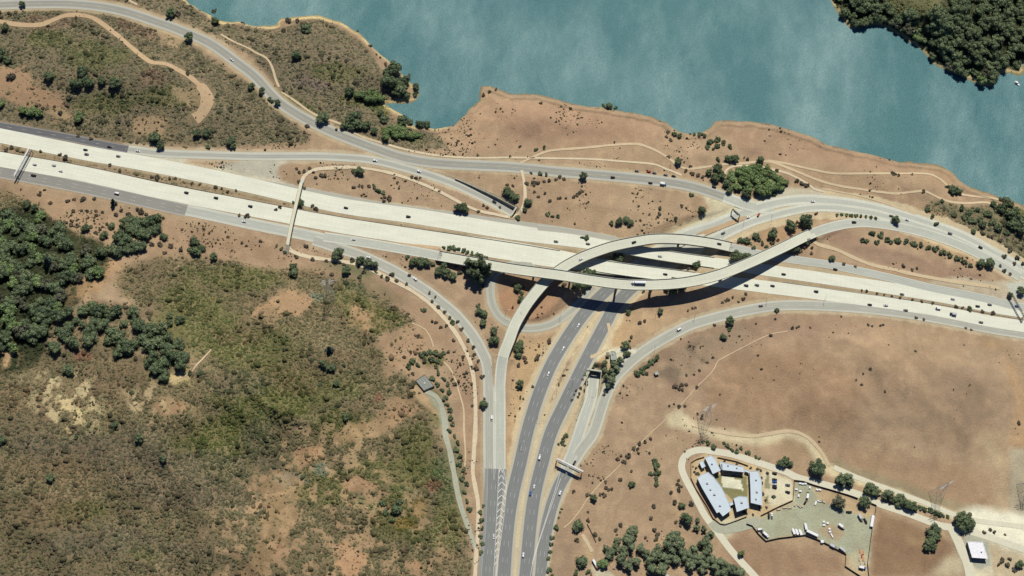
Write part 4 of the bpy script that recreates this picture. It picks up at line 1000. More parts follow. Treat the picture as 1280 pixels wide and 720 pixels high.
cluster('oak', '476,143,5 480,150,6 503,151,7 512,153,5 525,156,6 534,157,5 466,136,4', 'dark bush overhanging the water of the inlet')
one('oak', 403, 149, 8, 'round dark tree standing on the lake side edge of the lakeside road')
cluster('oak', '436,152,7 444,147,8 447,156,8 458,158,6 430,158,5 468,165,5 440,160,5', 'dark tree in the clump between the lakeside road and the inlet')
cluster('oak', '327,115,5 337,124,4.5 341,127,3.5 347,130,5', 'small dark tree in the row of four on the inner side of the lakeside road')
cluster('shrub', '412,105,3.2 414,110,2.8 376,108,4 372,95,3 447,105,3 420,162,3 400,135,3', 'little bush near the purple bare patch on the peninsula')
cluster('shrub', '380,165,4 384,158,4 362,172,4 345,160,3 360,167,3 372,174,3.5', 'bush in the scrub tip enclosed by the two roads')
# brown shore
cluster('oak', '754,132,4.5 761,133.5,5 769,135,4.5', 'dark bush in the low hedge on the brown shoreline')
cluster('oak', '843,168,4.5 850,170,4.5', 'dark bush left of the little notch in the brown shore')
cluster('oak', '868,168,4 875,168,4.5 881,169,3.5', 'dark bush right of the little notch in the brown shore')
cluster('gshrub', '888,178,6 896,174,6 904,178,6 884,184,5 912,183,5 897,182,5 892,186,4', 'grey green bush on the slope behind the notch of the shore')
cluster('shrub', '835,165,3.5 838,175,3.5 833,171,3 676,129,3 688,147,2 695,152,2 612,115,3 604,118,3.5 620,112,3', 'tiny bush near the brown shoreline')
one('oak', 848, 203, 5.5, 'dark tree where the dirt trails meet left of the green grove')
cluster('oak', '897,199,4.5 910,199,5 918,200,5.5 950,201,5.5', 'dark tree in the row above the trail near the green grove')
cluster('oak', '885,216,5 896,213,7 902,220,6 893,224,6', 'dark tree in the group immediately left of the green grove')
cluster('shrub', '857,213,4 865,217,4 873,219,4 935,199,3.5 863,208,3 878,221,3 836,196,3 930,197,2.5', 'bush strung along the trail towards the green grove')
cluster('green', '914,222,8 924,216,8 934,213,8 945,213,8 956,217,8 966,221,7 974,227,6 928,226,8 939,224,9 950,226,9 960,231,8 968,236,7 920,234,7 934,236,8 948,238,8 957,241,7 980,229,5 976,236,5', 'bright green tree inside the rounded grove beside the interchange')
cluster('oak', '908,230,6 932,243,6 912,238,5 968,243,4 946,208,4', 'dark tree on the rim of the rounded green grove')
cluster('shrub', '996,226,4 1002,229,4 1008,231,4 971,213,3', 'brownish bush right of the green grove')
# right end
cluster('oak', '1184,233,4.5 1190,239,7 1197,240,5', 'dark bush in the clump on the lakeshore slope, far right')
one('shrub', 1154, 239, 3.2, 'small dark bush sitting on the upper trail crest')
cluster('shrub', '1116,217,3.6 1123,219,3 1140,218,2.4', 'small dark bush on the shore trail')
cluster('oak', '1257,252,6 1262,255,5 1251,249,4', 'dark bush at the end of the trails on the shore')
cluster('gshrub', '1178,251,4 1202,260,6 1211,266,7 1221,262,6 1234,268,7 1246,262,7 1215,276,7 1228,280,7 1240,278,6 1248,284,8 1258,290,6 1206,272,6 1192,268,5 1160,262,5 1165,270,5 1170,280,5 1217,289,5 1225,275,5', 'grey green bush in the thicket at the far right')
cluster('oak', '1252,262,8 1262,270,9 1273,278,9 1264,282,8 1275,288,7 1241,256,5 1270,264,5', 'dark bush in the right edge thicket above the road')
cluster('shrub', '1250,300,4 1262,312,5 1272,322,5 1278,330,4 1240,296,3.5 1255,320,4 1268,330,4', 'bush on the bank beside the outer road, right edge')
# islands right of the flyovers
one('oak', 1006, 279, 9.5, 'largest dark round tree on the wedge between the trunk road and the lower flyover')
one('oak', 987, 283, 7, 'second largest dark tree on the wedge, left of the largest')
one('oak', 965, 293, 7, 'dark round tree at the left end of the wedge above the flyover')
cluster('oak', '926,302,5 934,302,5 944,296,5 949,299,4 953,304,4.5 965,304,4 958,308,3.5 942,309,4 938,305,3', 'small dark tree in the loose group above the right end of the upper flyover')
one('oak', 918, 321.5, 8.2, 'large dark round tree between the two flyovers on the right')
one('oak', 932, 321, 5.8, 'dark tree squeezed between the large one and the lower flyover')
cluster('shrub', '1012,270,3.5 1020,267,3.5 1004,270,3 990,296,3.5 972,300,3 996,277,3', 'dry bush on the wedge above the lower flyover')
cluster('gshrub', '1064,269,3.4 1070,269.5,3.6 1076,270,3.6 1082,270.5,3.6 1058,268.5,3.2 1088,271.5,3.4 1052,268.5,3 1046,268.5,2.8 1094,273,3', 'green bush in the strip between the trunk road and the ramp')
one('oak', 1119, 276, 5.5, 'dark tree at the pointed end between two road lanes')
one('oak', 992, 311, 6.5, 'dark tree under the right abutment of the lower flyover')
one('oak', 1009, 303, 5, 'dark tree where the inner dirt track starts')
one('oak', 1039, 323, 4.5, 'dark bush alone above the grey slip lane')
cluster('shrub', '1000,313,4 1006,309,3.5 1014,316,3 1015,309,3 1055,330,3 1069,333,2.5 1129,332,3.4 1140,337,3 1146,335,2.5', 'small bush dotted along the inner dirt track')
cluster('gshrub', '1090,291,6 1101,294,6 1108,299,5 1077,300,4.5 1083,302,4 1096,303,5 1113,302,5 1122,300,6 1132,301,6 1142,304,6 1151,306,6 1160,309,6 1169,311,6 1178,315,6 1187,319,5.5 1196,323,5.5 1205,328,5 1213,332,4', 'green bush in the long diagonal hedge of the inner island')
cluster('oak', '1225,330,6 1236,330,7', 'round dark tree at the right end of the diagonal hedge')
cluster('shrub', '1250,332,3 1255,338,3.5 1262,342,3', 'small bush by the tip of the inner island')
one('oak', 870, 332, 5.5, 'dark tree in the median gap right of the freeway bridges')
one('shrub', 862, 335, 5, 'low bush left of the tree in the median gap')
one('oak', 775, 322.5, 6.5, 'bush in the median gap at the left end of the freeway bridges')
one('shrub', 768, 321, 5, 'paler bush beside the one in the median gap')
one('gshrub', 1211, 386, 5, 'largest dark bush in the freeway median on the right')
cluster('shrub', '1077,363,2.5 1083,364,2.5 1096,367,2.6 1105,368,2.6 1115,370,2.5 1125,372,2.4 1140,374.5,2.4 1152,376.5,2.6 1166,378.5,2.8 1195,383,3 1203,384.5,3 1228,389,3 1241,391.5,3.6', 'small bush in the freeway median to the right')
one('oak', 1262, 369.5, 4.5, 'round dark bush beside the left leg of the right edge gantry')
one('oak', 1275, 364, 5.5, 'round dark bush in the pale gore at the right edge')
# islands left of the flyovers
one('gshrub', 441, 214, 5, 'left bush of the clump touching the footpath loop')
one('oak', 450, 215, 6, 'dark right bush of the clump touching the footpath loop')
cluster('shrub', '392,215,3 402,219,4 407,219.5,4.5 374,215,3 380,214,3 387,210,3 373,227,3.5 380,235,3 395,222,3 371,211,2.5', 'small bush around the trail bend above the footbridge')
cluster('gshrub', '468,233,5 473,238,5.5 479,241,4', 'green bush in the middle of the brown loop island')
cluster('shrub', '442,234,4 449,232,3 453,233,3 461,233,3.5 481,246,3 486,248,5 480,251,3', 'small bush flanking the green ones in the brown loop island')
cluster('oak', '574,260,7 581,262,6', 'dark bush of the pair beside the trail on the loop island')
cluster('shrub', '497,228,2.5 507,226,2.2 515,221,3 520,223,3 525,222,2.5 549,239,2.4 598,264,3 604,256,3 609,259,3 625,259,2.5 493,218,2', 'small bush dotted beside the trail and north ramp')
cluster('oak', '635,242,7 643,248,6', 'dark tree of the pair beyond the sunken ramp')
one('oak', 660, 254, 5.8, 'dark bush on the outer side of the trail bend')
one('gshrub', 656.5, 262, 4.5, 'green bush just below the dark one on the trail bend')
one('gshrub', 647, 272, 5, 'low bush inside the bottom of the trail bend')
cluster('shrub', '634,231,3 641,232,3.2 658,229,3.6 667,229,4.5 672,228,4 680,227,3 686,225,3.5 695,224,3 700,221,3 705,223,3 668,240,2.6 673,246,2.6 681,242,3 687,251,3 697,248,2.6 700,247,3 707,248,2.6 717,246,3 721,244,3 725,241,3 728,239,2.6', 'small bush on the brown island right of the trail bend')
cluster('gshrub', '675,217,4 683,218,4 664,216,3 650,183,3 670,187,4 680,184,4', 'small green bush beside the lakeside road and its trail')
one('oak', 729, 220.5, 6.2, 'solitary round dark tree at the lower edge of the lakeside road')
cluster('oak', '685,267.5,4.5 690.5,270,3.5 697,270.5,3.6', 'dark bush of the three above the far carriageway')
cluster('oak', '764,279,4.5 773,277.5,5 783,275.5,5 787.5,279,5', 'dark tree in the row of four on the brown island above the upper flyover')
cluster('oak', '864,243.5,4 877,263.5,5.5', 'dark bush near the right corner of the brown island')
cluster('shrub', '852,257,3.2 858,260,2 825,260,3.6 824,267,3.4 822,271,2.4 845,273,3 823,278,2 812,268,2', 'small bush on the right half of the brown island')
one('gshrub', 734, 297, 4.5, 'low dark bush on the far carriageway shoulder before the flyover')
one('gshrub', 728, 296.5, 3.6, 'smaller bush on the far carriageway shoulder before the flyover')
# below the near carriageway
one('oak', 375.5, 255, 5.5, 'dark tree hugging the footbridge in the median')
one('gshrub', 367, 253, 3, 'low bush left of the footbridge in the median')
one('oak', 421, 319, 8, 'large round tree on the edge of the right turn ramp')
cluster('oak', '451,326.5,6 459,328.5,6.5', 'round tree of the pair touching the right turn ramp')
one('oak', 467.5, 332, 5.5, 'round tree right of the pair touching the right turn ramp')
one('oak', 434, 339, 6, 'bushy tree below the trail, under the pair')
cluster('oak', '367,334,5.5 367.5,342,6', 'dark tree of the pair below the foot of the footbridge')
cluster('gshrub', '352,311,4 357,315,4.5 346,307,3.5', 'dark bush at the foot of the footbridge')
cluster('shrub', '326,301,3 383,308,3.5 371,322,3.5 391,324,3 408,326,3 415,343,4 425,328,3 440,325,4 447,330,3.5 470,338,3 477,345,3 490,343,4.5 484,348,4 496,351,3.5 508,355,3 430,330,3 455,340,3.5', 'small bush along the trail between footbridge and flyover')
cluster('gshrub', '555,309,4 561,309.5,4.5 567,310,5 573,311,4.5 579,312.5,4 584,315,4.5 590,317,5 596,319,5 602,321,4.5 607,322,3.5', 'dark bush in the hedge between near carriageway and flyover ramp')
cluster('oak', '516,328,6 525,329,6 533,329,6 541,330,4 509,321,3.8', 'green bush in the row above the right turn ramp')
cluster('oak', '554,333,5 549,340,6 557,342,6.5 566,345,6 561,338,4', 'dark tree in the clump left of the tall eucalyptus')
cluster('euc', '586,334,8 593,338,9 600,336,9 606,341,8 596,348,8 590,345,7 601,352,6 609,345,5', 'tall ragged grey green eucalyptus beside the flyover start', hs=1.25)
cluster('shrub', '575,340,4.5 580,335,4 604,357,3 570,333,3.5', 'small bush around the tall eucalyptus clump')
# west trail trees
one('gshrub', 530, 387, 4.2, 'dark bush on the inner side of the trail curve')
one('gshrub', 527,387,3, 'small bush beside the dark one on the trail curve')
cluster('oak', '565,403,4.5 572,402,4', 'dark bush between the trail and the right turn ramp')
cluster('oak', '598,382,4 599.5,390,5.5 605,393,5.5 604.5,404,5', 'dark tree in the chain beside the loop road')
cluster('oak', '617,415,5 617,426,6.5', 'dark tree of the stacked pair between loop road and right turn ramp')
cluster('shrub', '540,377,3 548,384,3.5 556,390,3 537,366,3.5 544,371,3 562,397,3 577,411,3.5 585,424.5,4 592,434,3 595,461,4.5 602,471,3.5 593,443,3 598,451,3 558,407,3 545,403,3 551,409,3 567,425,3 579,446,3 584,466,3 560,440,3.4 575,455,3 590,480,2.6 605,498,2.6 604,470,2.6 590,507,2.6', 'small bush dotted along the trail on the right turn side')
one('oak', 604.5, 506, 5.5, 'dark tree touching the road edge below the Y merge')
cluster('gshrub', '600,640,4.5 602,650,4.5 603,660,4 601,670,4 604,632,3 603,680,4 601,690,4', 'dark bush in the strip between trail and merging road')
cluster('shrub', '512,344,3 540,402,3 523,420,3 513,440,3 505,446,3 570,480,4 516,467,3 524,419,3', 'small bush on the bare slope left of the trail')
cluster('gshrub', '528,443,6 536,440,6 544,441,6 551,444,6 531,450,6 540,450,6 548,452,5 555,441,4 516,452,6 510,458,5 522,456,5 545,459,4', 'bush in the green patch above the concrete basin')
cluster('gshrub', '540,473,5 547,480,5 553,487,4.5 548,466,5 555,473,5 560,480,5 562,490,4.5 556,497,5 559,505,4.5 562,513,5 564,522,5 566,530,4.5 562,538,5 568,545,4.5 572,553,5 570,562,5 575,570,5 574,580,5 580,587,5 578,598,5 583,605,4.5 580,615,5 584,626,5 587,636,5', 'bush in the thick green strip along the gravel drive')
# left hillside
one('conifer', 412, 438, 6.5, 'dark pointed tree, tallest of the small group in the hillside scrub', .9)
cluster('oak', '404,456,5.5 414,460,5.5 430,456,4.5 421,480,5', 'dark tree in the small group on the middle of the green hillside')
one('oak', 432, 522, 4.8, 'dark tree alone on the hillside above two bare patches')
one('oak', 495, 637, 8, 'dark green tree in the lower hillside scrub near the bare patch')
cluster('gshrub', '483,640,6 490,650,6 500,628,6 478,630,5', 'bush around the dark green tree in the lower hillside scrub')
one('oak', 144, 532, 5, 'dark tree alone on the reddish left hillside')
one('oak', 174, 549, 6.5, 'dark round tree right of the reddish hillside one')
one('oak', 65, 597, 6.5, 'dark round tree alone on the lower left hillside')
one('oak', 4, 551, 6, 'dark tree on the left frame edge')
one('oak', 204, 574, 5, 'bush at the edge of the green patch, lower left hillside')
cluster('gshrub', '95,546,3.6 165,491,4 235,568,4.5 312,490,3.5 281,488,3 328,492,3.5 340,488,3 326,516,4 400,480,3.5 450,346,4', 'dark bush standing out of the hillside scrub')
cluster('oak', '76,395,10 87,390,8 107,389,9 116,386,8 127,390,10 138,392,8 147,390,8 167,391,9 155,405,6 95,401,5 86,412,9 80,420,7 92,430,9 112,415,9 114,424,9 103,406,5 72,412,5 72,435,8 66,432,6 130,406,8 120,402,7 140,416,9 149,423,10 136,427,7 160,437,10 150,441,8 168,430,7 175,408,9 170,402,7 188,413,10 202,413,9 180,424,9 187,432,10 199,428,9 209,436,10 219,446,9 230,446,8 226,456,8 192,448,9 204,454,9 197,463,9 206,470,8 186,455,6 222,430,7 212,424,7 228,433,5', 'dark oak in the broken grove on the left hillside')
cluster('oak', '187,398,4.5 212,395,5 212,404,5.5 226,401,6', 'small dark oak in the row at the top right of the hillside grove')
one('oak', 87, 464, 8, 'dark green oak alone just below the hillside grove')
cluster('gshrub', '237,466,4 250,466,5', 'bush beside the pale gully at the foot of the grove')
# slope under the freeway, left
cluster('oak', '157,279,8 163,276,7 172,281,9 181,279,8 190,275,7 197,274,7 196,287,8 185,293,8 178,292,8 171,291,8 162,289,7 150,297,8 158,303,9 142,312,8 150,316,7 168,309,9 178,308,8 160,312,7 150,290,4 140,283,5 205,296,5', 'dark tree in the dense clump on the slope below the near carriageway')
cluster('oak', '244,304,6.5 245,315,7 253,310,5 237,312,4', 'dark tree in the small group right of the dense slope clump')
one('oak', 267, 322, 5.5, 'dark bush alone right of the small slope group')
one('oak', 107, 286, 6, 'dark oval tree alone on the brown slope')
one('oak', 130, 295, 5.5, 'dark oval tree left of the dense slope clump')
one('oak', 44, 262, 6.5, 'dark brownish tree at the top edge of the left forest')
one('grey', 54, 268, 6, 'pale brown tree at the top edge of the left forest')
one('oak', 34, 257, 6, 'green tree left of the brownish one at the forest top')
one('conifer', 143, 255, 5, 'small pointed dark tree close below the near carriageway')
cluster('shrub', '145,268,4 152,262,4 161,268,4.5 177,264,5 172,262,4 183,268,3 193,271,4 199,276,4 204,272,3 20,263,3 29,265,3 63,274,4 68,279,4 75,281,4 82,278,4.5 88,281,4 96,282,4 90,276,4 113,284,4 120,291,3.5 125,287,3 137,286,3 134,280,3 95,296,3 50,242,4 56,237,3 84,251,3 86,251,3 93,249,3 105,248,4 103,250,3.5 118,248,3 63,253,3.5 92,264,3 109,264,3 98,274,2.5 120,264,3 102,263,2.5 128,265,3 121,269,3 213,307,5 200,305,5 190,305,4 227,312,4.5 228,322,3 255,287,2.4 228,287,2.4 285,296,2.6 282,290,2 302,303,3 290,313,2 206,316,3.5', 'small dark bush sprinkled over the brown slope under the near carriageway')
one('shrub', 309, 270, 4.5, 'dry bush in the verge between near carriageway and collector')
one('shrub', 82, 196, 6, 'low green bush in the freeway median right of the truss gantry')
one('shrub', 197, 222, 5, 'dark bush in the freeway median, middle left')
cluster('shrub', '8,187,4 15,184,3.5 35,194,2.5 51,189,2.6 75,193,3 137,206,3 150,213,3 190,221,3 212,223,3 219,223,3 270,234,3.6 277,236,2.6 285,239,3 240,229,2.6 250,230,2.6 295,238,2.4 345,262,3 350,259,3 299,269,3 395,261,4 391,257,3', 'small bush in the freeway median strip')
# interchange centre
cluster('oak', '646,360,5.5 652,366,4 651,374,5 642,357,3.4 655,360,2.6', 'dark bush left of the upper flyover in the loop island')
one('bshrub', 641, 384, 3, 'brown bush in the middle of the loop island')
cluster('oak', '722,358,7 730,356,6 737,356,5 716,360,4', 'dark tree under the lower flyover beside the trunk road')
cluster('oak', '734,340,6 741,342,5', 'dark tree on the near carriageway verge between the flyovers')
cluster('shrub', '723,341,4.5 745,343,4 728,343,3', 'dry bush on the near carriageway verge between the flyovers')
one('shrub', 705, 356, 4, 'dusty bush on the pale patch under the lower flyover')
one('oak', 841, 363, 7, 'dark tree half under the lower flyover right of the trunk roads')
one('oak', 852, 361, 5.5, 'second dark tree half under the lower flyover')
one('oak', 833, 361, 4.5, 'small dark tree half under the lower flyover, leftmost')
one('shrub', 804, 365, 3, 'dry bush right of the sunken trunk road under the flyover')
one('oak', 785, 391.5, 3.8, 'dark bush at the edge of the flyover shadow by the trunk road')
one('oak', 825, 390, 4.2, 'dark bush just below the flyover shadow')
cluster('shrub', '860,388,2.6 865,385,2.4 869,385,2.6 903,378,2.5 910,374,3.5 907,376,2.5 916,372,2.6 923,377,2.2 929,373,3.2 932,367,2.6', 'small bush sprinkled below the flyover shadow')
cluster('shrub', '800,403,3.6 806,401,2.6 789,421,3 787,426,2.4', 'scraggly bush in the island between trunk and east ramp')
one('oak', 780.5, 431.5, 6, 'round tree above the pale yard of the utility building')
one('oak', 783.5, 443, 5, 'round tree between the utility building and the east ramp')
one('bshrub', 787, 434, 3, 'brown bush right of the round tree by the utility yard')
cluster('euc', '755,455,4.5 768,456,5 775,452,5 770,462,5.5 763,465,5.5 758,472,5 764,476,5.5 760,483,4.5 766,470,5 756,463,4', 'grey green tree in the strip beside the tunnel portal', hs=.7)
one('oak', 740, 457, 4.5, 'olive bush left of the tunnel portal')
one('oak', 732, 470, 4.5, 'dark bush left of the sunken tunnel road')
cluster('shrub', '731,478,3 733,481,3 728,474,2.4 726,485,2.6 724,492,2.6 720,488,2.4 722,496,2.6 718,493,2.2 730,488,2.4 715,500,2.4 756,488,3 755,493,2.6 779,482,2 775,491,2', 'small bush on the orange bank beside the tunnel road')
cluster('gshrub', '797,466,5.5 802,464,6 806,459,6 811,456,6 815,452,6 819,449,5.5 822,446,4.5', 'bush in the thick oval hedge outside the east ramp')
one('bshrub', 809, 467, 3.4, 'brown bush at the foot of the oval hedge')
cluster('oak', '649,437,6.5 650,430,5 648,444,5', 'dark tree in the upper cluster on the orange median')
one('oak', 649, 480, 6.5, 'dark tree alone on the orange median')
cluster('shrub', '648,456,3.4 656,448,3.5 657,452,3.6 655,446,3 671,448,4.6 673,444,3 674,432,3.2 687,426,4.6 666,483,2.4 679,441,2 650,510,2 641,475,2', 'small bush on the orange median between ramp and trunk road')
cluster('gshrub', '704,548,4 707,544,4.6 702,553,4 698,555,2.4 706,557,2.4', 'bush on the verge between the trunk and the tunnel road')
# field on the right
one('oak', 911, 402, 7, 'round tree at the top of the right field below the east ramp')
one('gshrub', 911, 411, 4, 'bush just below the round tree in the right field')
one('oak', 904, 422, 4.5, 'dark bush in the grey rocky part of the field')
cluster('shrub', '893,406,2.6 945,404,2 924,420,2 891,447,2.4 884,453,2.6 867,433,2 874,463,2.4 867,468,2.4 858,469,2.4 852,481,3.6 845,482,4 858,480,3 849,486,3 842,483,3 853,487,3 871,484,2.6 843,505,2.2 837,507,2.6 849,508,3 856,507,2.4 872,517,2.4 878,519,2.4 877,523,2.6 900,493,1.8', 'small bush in the rocky part of the field')
cluster('shrub', '990,410,3 996,410,2.4 998,408,2.4 1013,409,2.2 963,419,3 969,398,2.4 1085,406,2.4 1090,407,2.4 1100,407,2.6 1104,406,2.2 1145,397,3 1155,399,2.4 1207,410,2 1214,412,2 1088,461,2.4 1077,481,2.6 1070,475,2 1079,467,2 1106,489,2', 'tiny bush dotted over the brown hill field')
one('gshrub', 971, 388.5, 4.5, 'dark bush beneath the ramp at the top edge of the hill field')
one('oak', 1273, 706, 5, 'hazy bush in the bottom right corner'); one('shrub', 1273, 528, 3.5, 'bush on the tan patch at the right edge')
# lower centre right
one('oak', 742.5, 622, 5, 'round dark bush at the lower end of the fence path')
one('oak', 790, 605.5, 4.5, 'round dark bush alone in the lower brown field')
one('oak', 852, 632, 4.5, 'round dark bush near the left bend of the service road')
one('oak', 722, 657, 7.5, 'leafy tree beside the short track near the bottom')
one('oak', 727, 702, 8, 'dark round tree left of the white and orange bus')
one('green', 753, 705, 7.5, 'green tree touching the white and orange bus')
one('oak', 857, 648, 8, 'green tree above the right end of the eucalyptus wood')
one('green', 926, 692, 4.6, 'small green tree in the brown plot by the service road')
one('shrub', 864, 629, 4.5, 'yellowish bush against the service road')
cluster('gshrub', '820,582,6 818,577,5 821,590,6 820,598,5.5 821,605,4.5 813,592,4', 'green bush in the upright clump in the lower field')
cluster('shrub', '755,618,4.6 750,618,3 757,609,3.6 757,602,3 761,612,3 765,611,3 775,599,3.6 772,574,3.6 780,577,4.5 785,569,4.5 792,560,3.6 799,554,4 806,552,3 813,548,3 797,561,3 776,570,3 735,618,4 717,614,3 741,595,2 748,597,2.2 789,589,2.6 812,566,2.4 839,615,3.4 843,628,4.5 817,632,3.6 814,648,3.4 807,672,3 822,668,4.5 817,662,4.5 820,674,4 735,650,3.6 744,668,4 721,675,3.6 749,673,3 770,662,3.6 776,656,3.4 771,668,2.6 757,683,4 845,652,3 850,657,3.4 848,610,3.4 846,605,3 849,613,3 735,640,2', 'small bush scattered over the lower brown field')
cluster('gshrub', '695,659,5 690,672,4 689,680,4 688,690,3.6 686,698,3.6 686,712,5 690,720,5 702,636,2.4 698,647,2 700,640,2 735,714,5 720,716,6', 'bush on the right verge of the merging road')
cluster('euc', '789,664,8 784,671,8 787,680,9 780,688,8 770,684,6 763,692,8 757,686,5 772,676,5 775,700,8 785,706,8 794,702,7 800,685,6 805,691,7 812,700,9 820,690,9 828,698,9 815,712,8 826,712,8 840,672,10 846,680,10 836,684,10 850,690,9 842,700,8 832,705,7 858,696,9 866,688,8 862,706,9 872,700,9 880,692,8 878,710,8 888,700,8 892,710,8 886,684,6 882,674,7 888,668,5 900,704,8 908,711,8 916,712,8 924,716,8 900,718,8 870,660,5 879,661,4.5 872,650,4 876,680,6', 'tall eucalyptus in the dense wood at the bottom', hs=.62)
# compound and service road
one('oak', 1021, 584, 11, 'large green tree above the service road, at the bend of the pale track')
cluster('oak', '982,576,6 976,579,6.5 986,580,5', 'dark tree in the tight clump above the service road')
cluster('euc', '1056,598,8 1048,600,8 1060,603,8 1052,606,6', 'grey green tree crown in the clump nearest the yard fence', hs=.6)
cluster('oak', '1087,610,8 1094,615,8 1083,613,6', 'dark tree in the second clump along the service road')
one('euc', 1107, 618, 8.5, 'purplish grey tree between two dark clumps on the service road', .6)
cluster('oak', '1115,625,5 1124,624,7 1130,629,7 1137,632,7 1143,634,5 1122,631,5', 'dark tree in the third clump along the service road')
cluster('gshrub', '1150,634,5 1156,636,5 1162,638,5 1168,640,5 1174,642,5 1179,644,4 1184,646,3.5', 'bush in the clipped row ending near the big roadside tree')
cluster('oak', '1197,651,9 1206,648,9 1203,656,9 1211,656,8', 'large dark crown overhanging the road junction at lower right')
one('grey', 1047, 628, 9, 'pale olive tree inside the yard')
one('oak', 1079, 629, 9, 'dark green tree inside the yard beside the fence')
cluster('oak', '1168,662,7 1163,668,8 1170,671,7 1162,677,8 1158,685,6 1165,684,5', 'dark crown in the tall clump in the brown plot')
cluster('gshrub', '892.5,558,5 885,553,4.5 879,552,3 909,557,4 915,562,4.5 921,564,4.5 926,560,3.5 935,565,4.5 945,571,3.6 949,573,3 905,553,3', 'bush along the top of the service road behind the buildings')
cluster('shrub', '870,585,2.6 872,592,3.4 868,590,2 866,583,2 906,576,2.2 921,579.5,2.2 938,585,2.6 947,586,3 951,588,2.4 951,597,2.6 952,603,3 959,591,2.8 953,617,3.4 957,625,2.6 950,634,2.4 958,634,2.4 930,640,2.2 941,643,2.4 933,642,2 848,600,2.4 849,607,2.4 852,608,2', 'tiny garden bush planted around the school buildings')
one('gshrub', 967, 621, 3.6, 'round clipped bush in the parking lot island')
cluster('shrub', '1238,662,3 1243,664,3.4 1230,665,3 1256,668,2.6 1248,705,4 1252,700,4.5 1262,698,4.5 1258,706,5 1267,712,4', 'dusty bush right of the white roofed building')

# woods: one tree after another inside an outline
REST = []
def wood(polygon, n, rmin, rmax, kinds, label, group, seed, mind=.95, mass=None):
    r = random.Random(seed); xs = [p[0] for p in polygon]; ys = [p[1] for p in polygon]; got = []
    for _ in range(20000):
        if len(got) >= n: break
        x = r.uniform(min(xs), max(xs)); y = r.uniform(min(ys), max(ys)); q = r.uniform(rmin, rmax)
        if not bool(inpoly(np.array([x]), np.array([y]), polygon)[0]): continue
        if any(math.hypot(x-a, y-b) < mind*.5*(q+c) for a, b, c in got): continue
        got.append((x, y, q))
    for x, y, q in got:
        kd = r.choices([k_[0] for k_ in kinds], [k_[1] for k_ in kinds])[0]
        lb = label if kd == 'oak' else label.replace('dark', {'green': 'lighter green', 'grey': 'pale olive', 'euc': 'grey green', 'gshrub': 'low', 'shrub': 'low brownish'}[kd])
        if mass is not None and not mass(x, y): REST.append((kd, x, y, q)); continue
        plant(kd, x, y, q, lb, group+('' if kd == 'oak' else ', '+lb.split(' tree')[0]))
wood([(-40,272),(0,268),(30,264),(58,272),(96,296),(122,308),(133,322),(131,345),(112,356),(92,352),(82,362),(88,374),(70,388),(56,412),(52,430),(38,448),(10,440),(-40,470)], 112, 6.0, 10.5, [('oak', 8), ('green', 2.2), ('grey', .8)], 'dark oak tree crown in the closed forest at the left edge', 'oaks of the left edge forest', 3, .86)
one('conifer', 62, 330, 8, 'tall black green conifer rising out of the left forest', 1.0)
cluster('grey', '18,335,8 50,352,8 60,357,7 36,351,6', 'pale olive crown in the lower part of the left forest')
cluster('green', '65,372,4 70,368,4', 'yellow green bush in the gap under the left forest')
SHR = [p for p in FARSH if 1030 < p[0] < 1290 and p[1] > -20]
def rim(x, y):
    return min(math.hypot(x-a, y-b) for a, b in SHR) < 15
def forest_mass():
    V_ = []; F_ = []; S_ = []; off = 0
    for kd, px, py, q in REST:
        if ((px-1146)/42)**2+((py-0)/20)**2 < 1: continue
        cm = VR.choice(PROT[kd])[0]; n = len(cm.vertices); co = np.empty(n*3, dtype=np.float32); cm.vertices.foreach_get('co', co); co = co.reshape(-1, 3)
        x, y, z = at(px, py); s = mpp(px, py)*q*1.1; a = VR.uniform(0, 6.28)
        c_ = np.stack([co[:, 0]*math.cos(a)-co[:, 1]*math.sin(a), co[:, 0]*math.sin(a)+co[:, 1]*math.cos(a), co[:, 2]], -1)*s+np.array([x, y, z]); V_.append(c_)
        F_ += [tuple(v+off for v in p.vertices) for p in cm.polygons]; off += n
        sh = np.empty(n, dtype=np.float32); cm.attributes['shade'].data.foreach_get('value', sh); S_.append(np.clip(sh+VR.uniform(-.08, .12), 0, 1))
    V_ = np.concatenate(V_); me = bpy.data.meshes.new('far_forest'); me.from_pydata(V_.tolist(), [], F_); me.materials.append(LF_OAK)
    at_ = me.attributes.new('shade', 'FLOAT', 'POINT'); at_.data.foreach_set('value', np.concatenate(S_)); me.update()
    tag(link('far_forest', me), 'dense dark forest canopy behind the far shore, top right corner', 'forest', kind='stuff')
wood([(1037,-14),(1049,8),(1060,28),(1072,34),(1090,30),(1108,32),(1125,42),(1150,58),(1168,76),(1188,87),(1215,98),(1238,107),(1250,90),(1262,86),(1285,88),(1320,80),(1320,-30)], 235, 5.0, 8.5, [('oak', 8), ('green', 1.2), ('grey', .5), ('gshrub', 1)], 'dark tree crown in the forest on the far shore', 'trees of the far shore forest', 8, .90, mass=rim)
forest_mass()

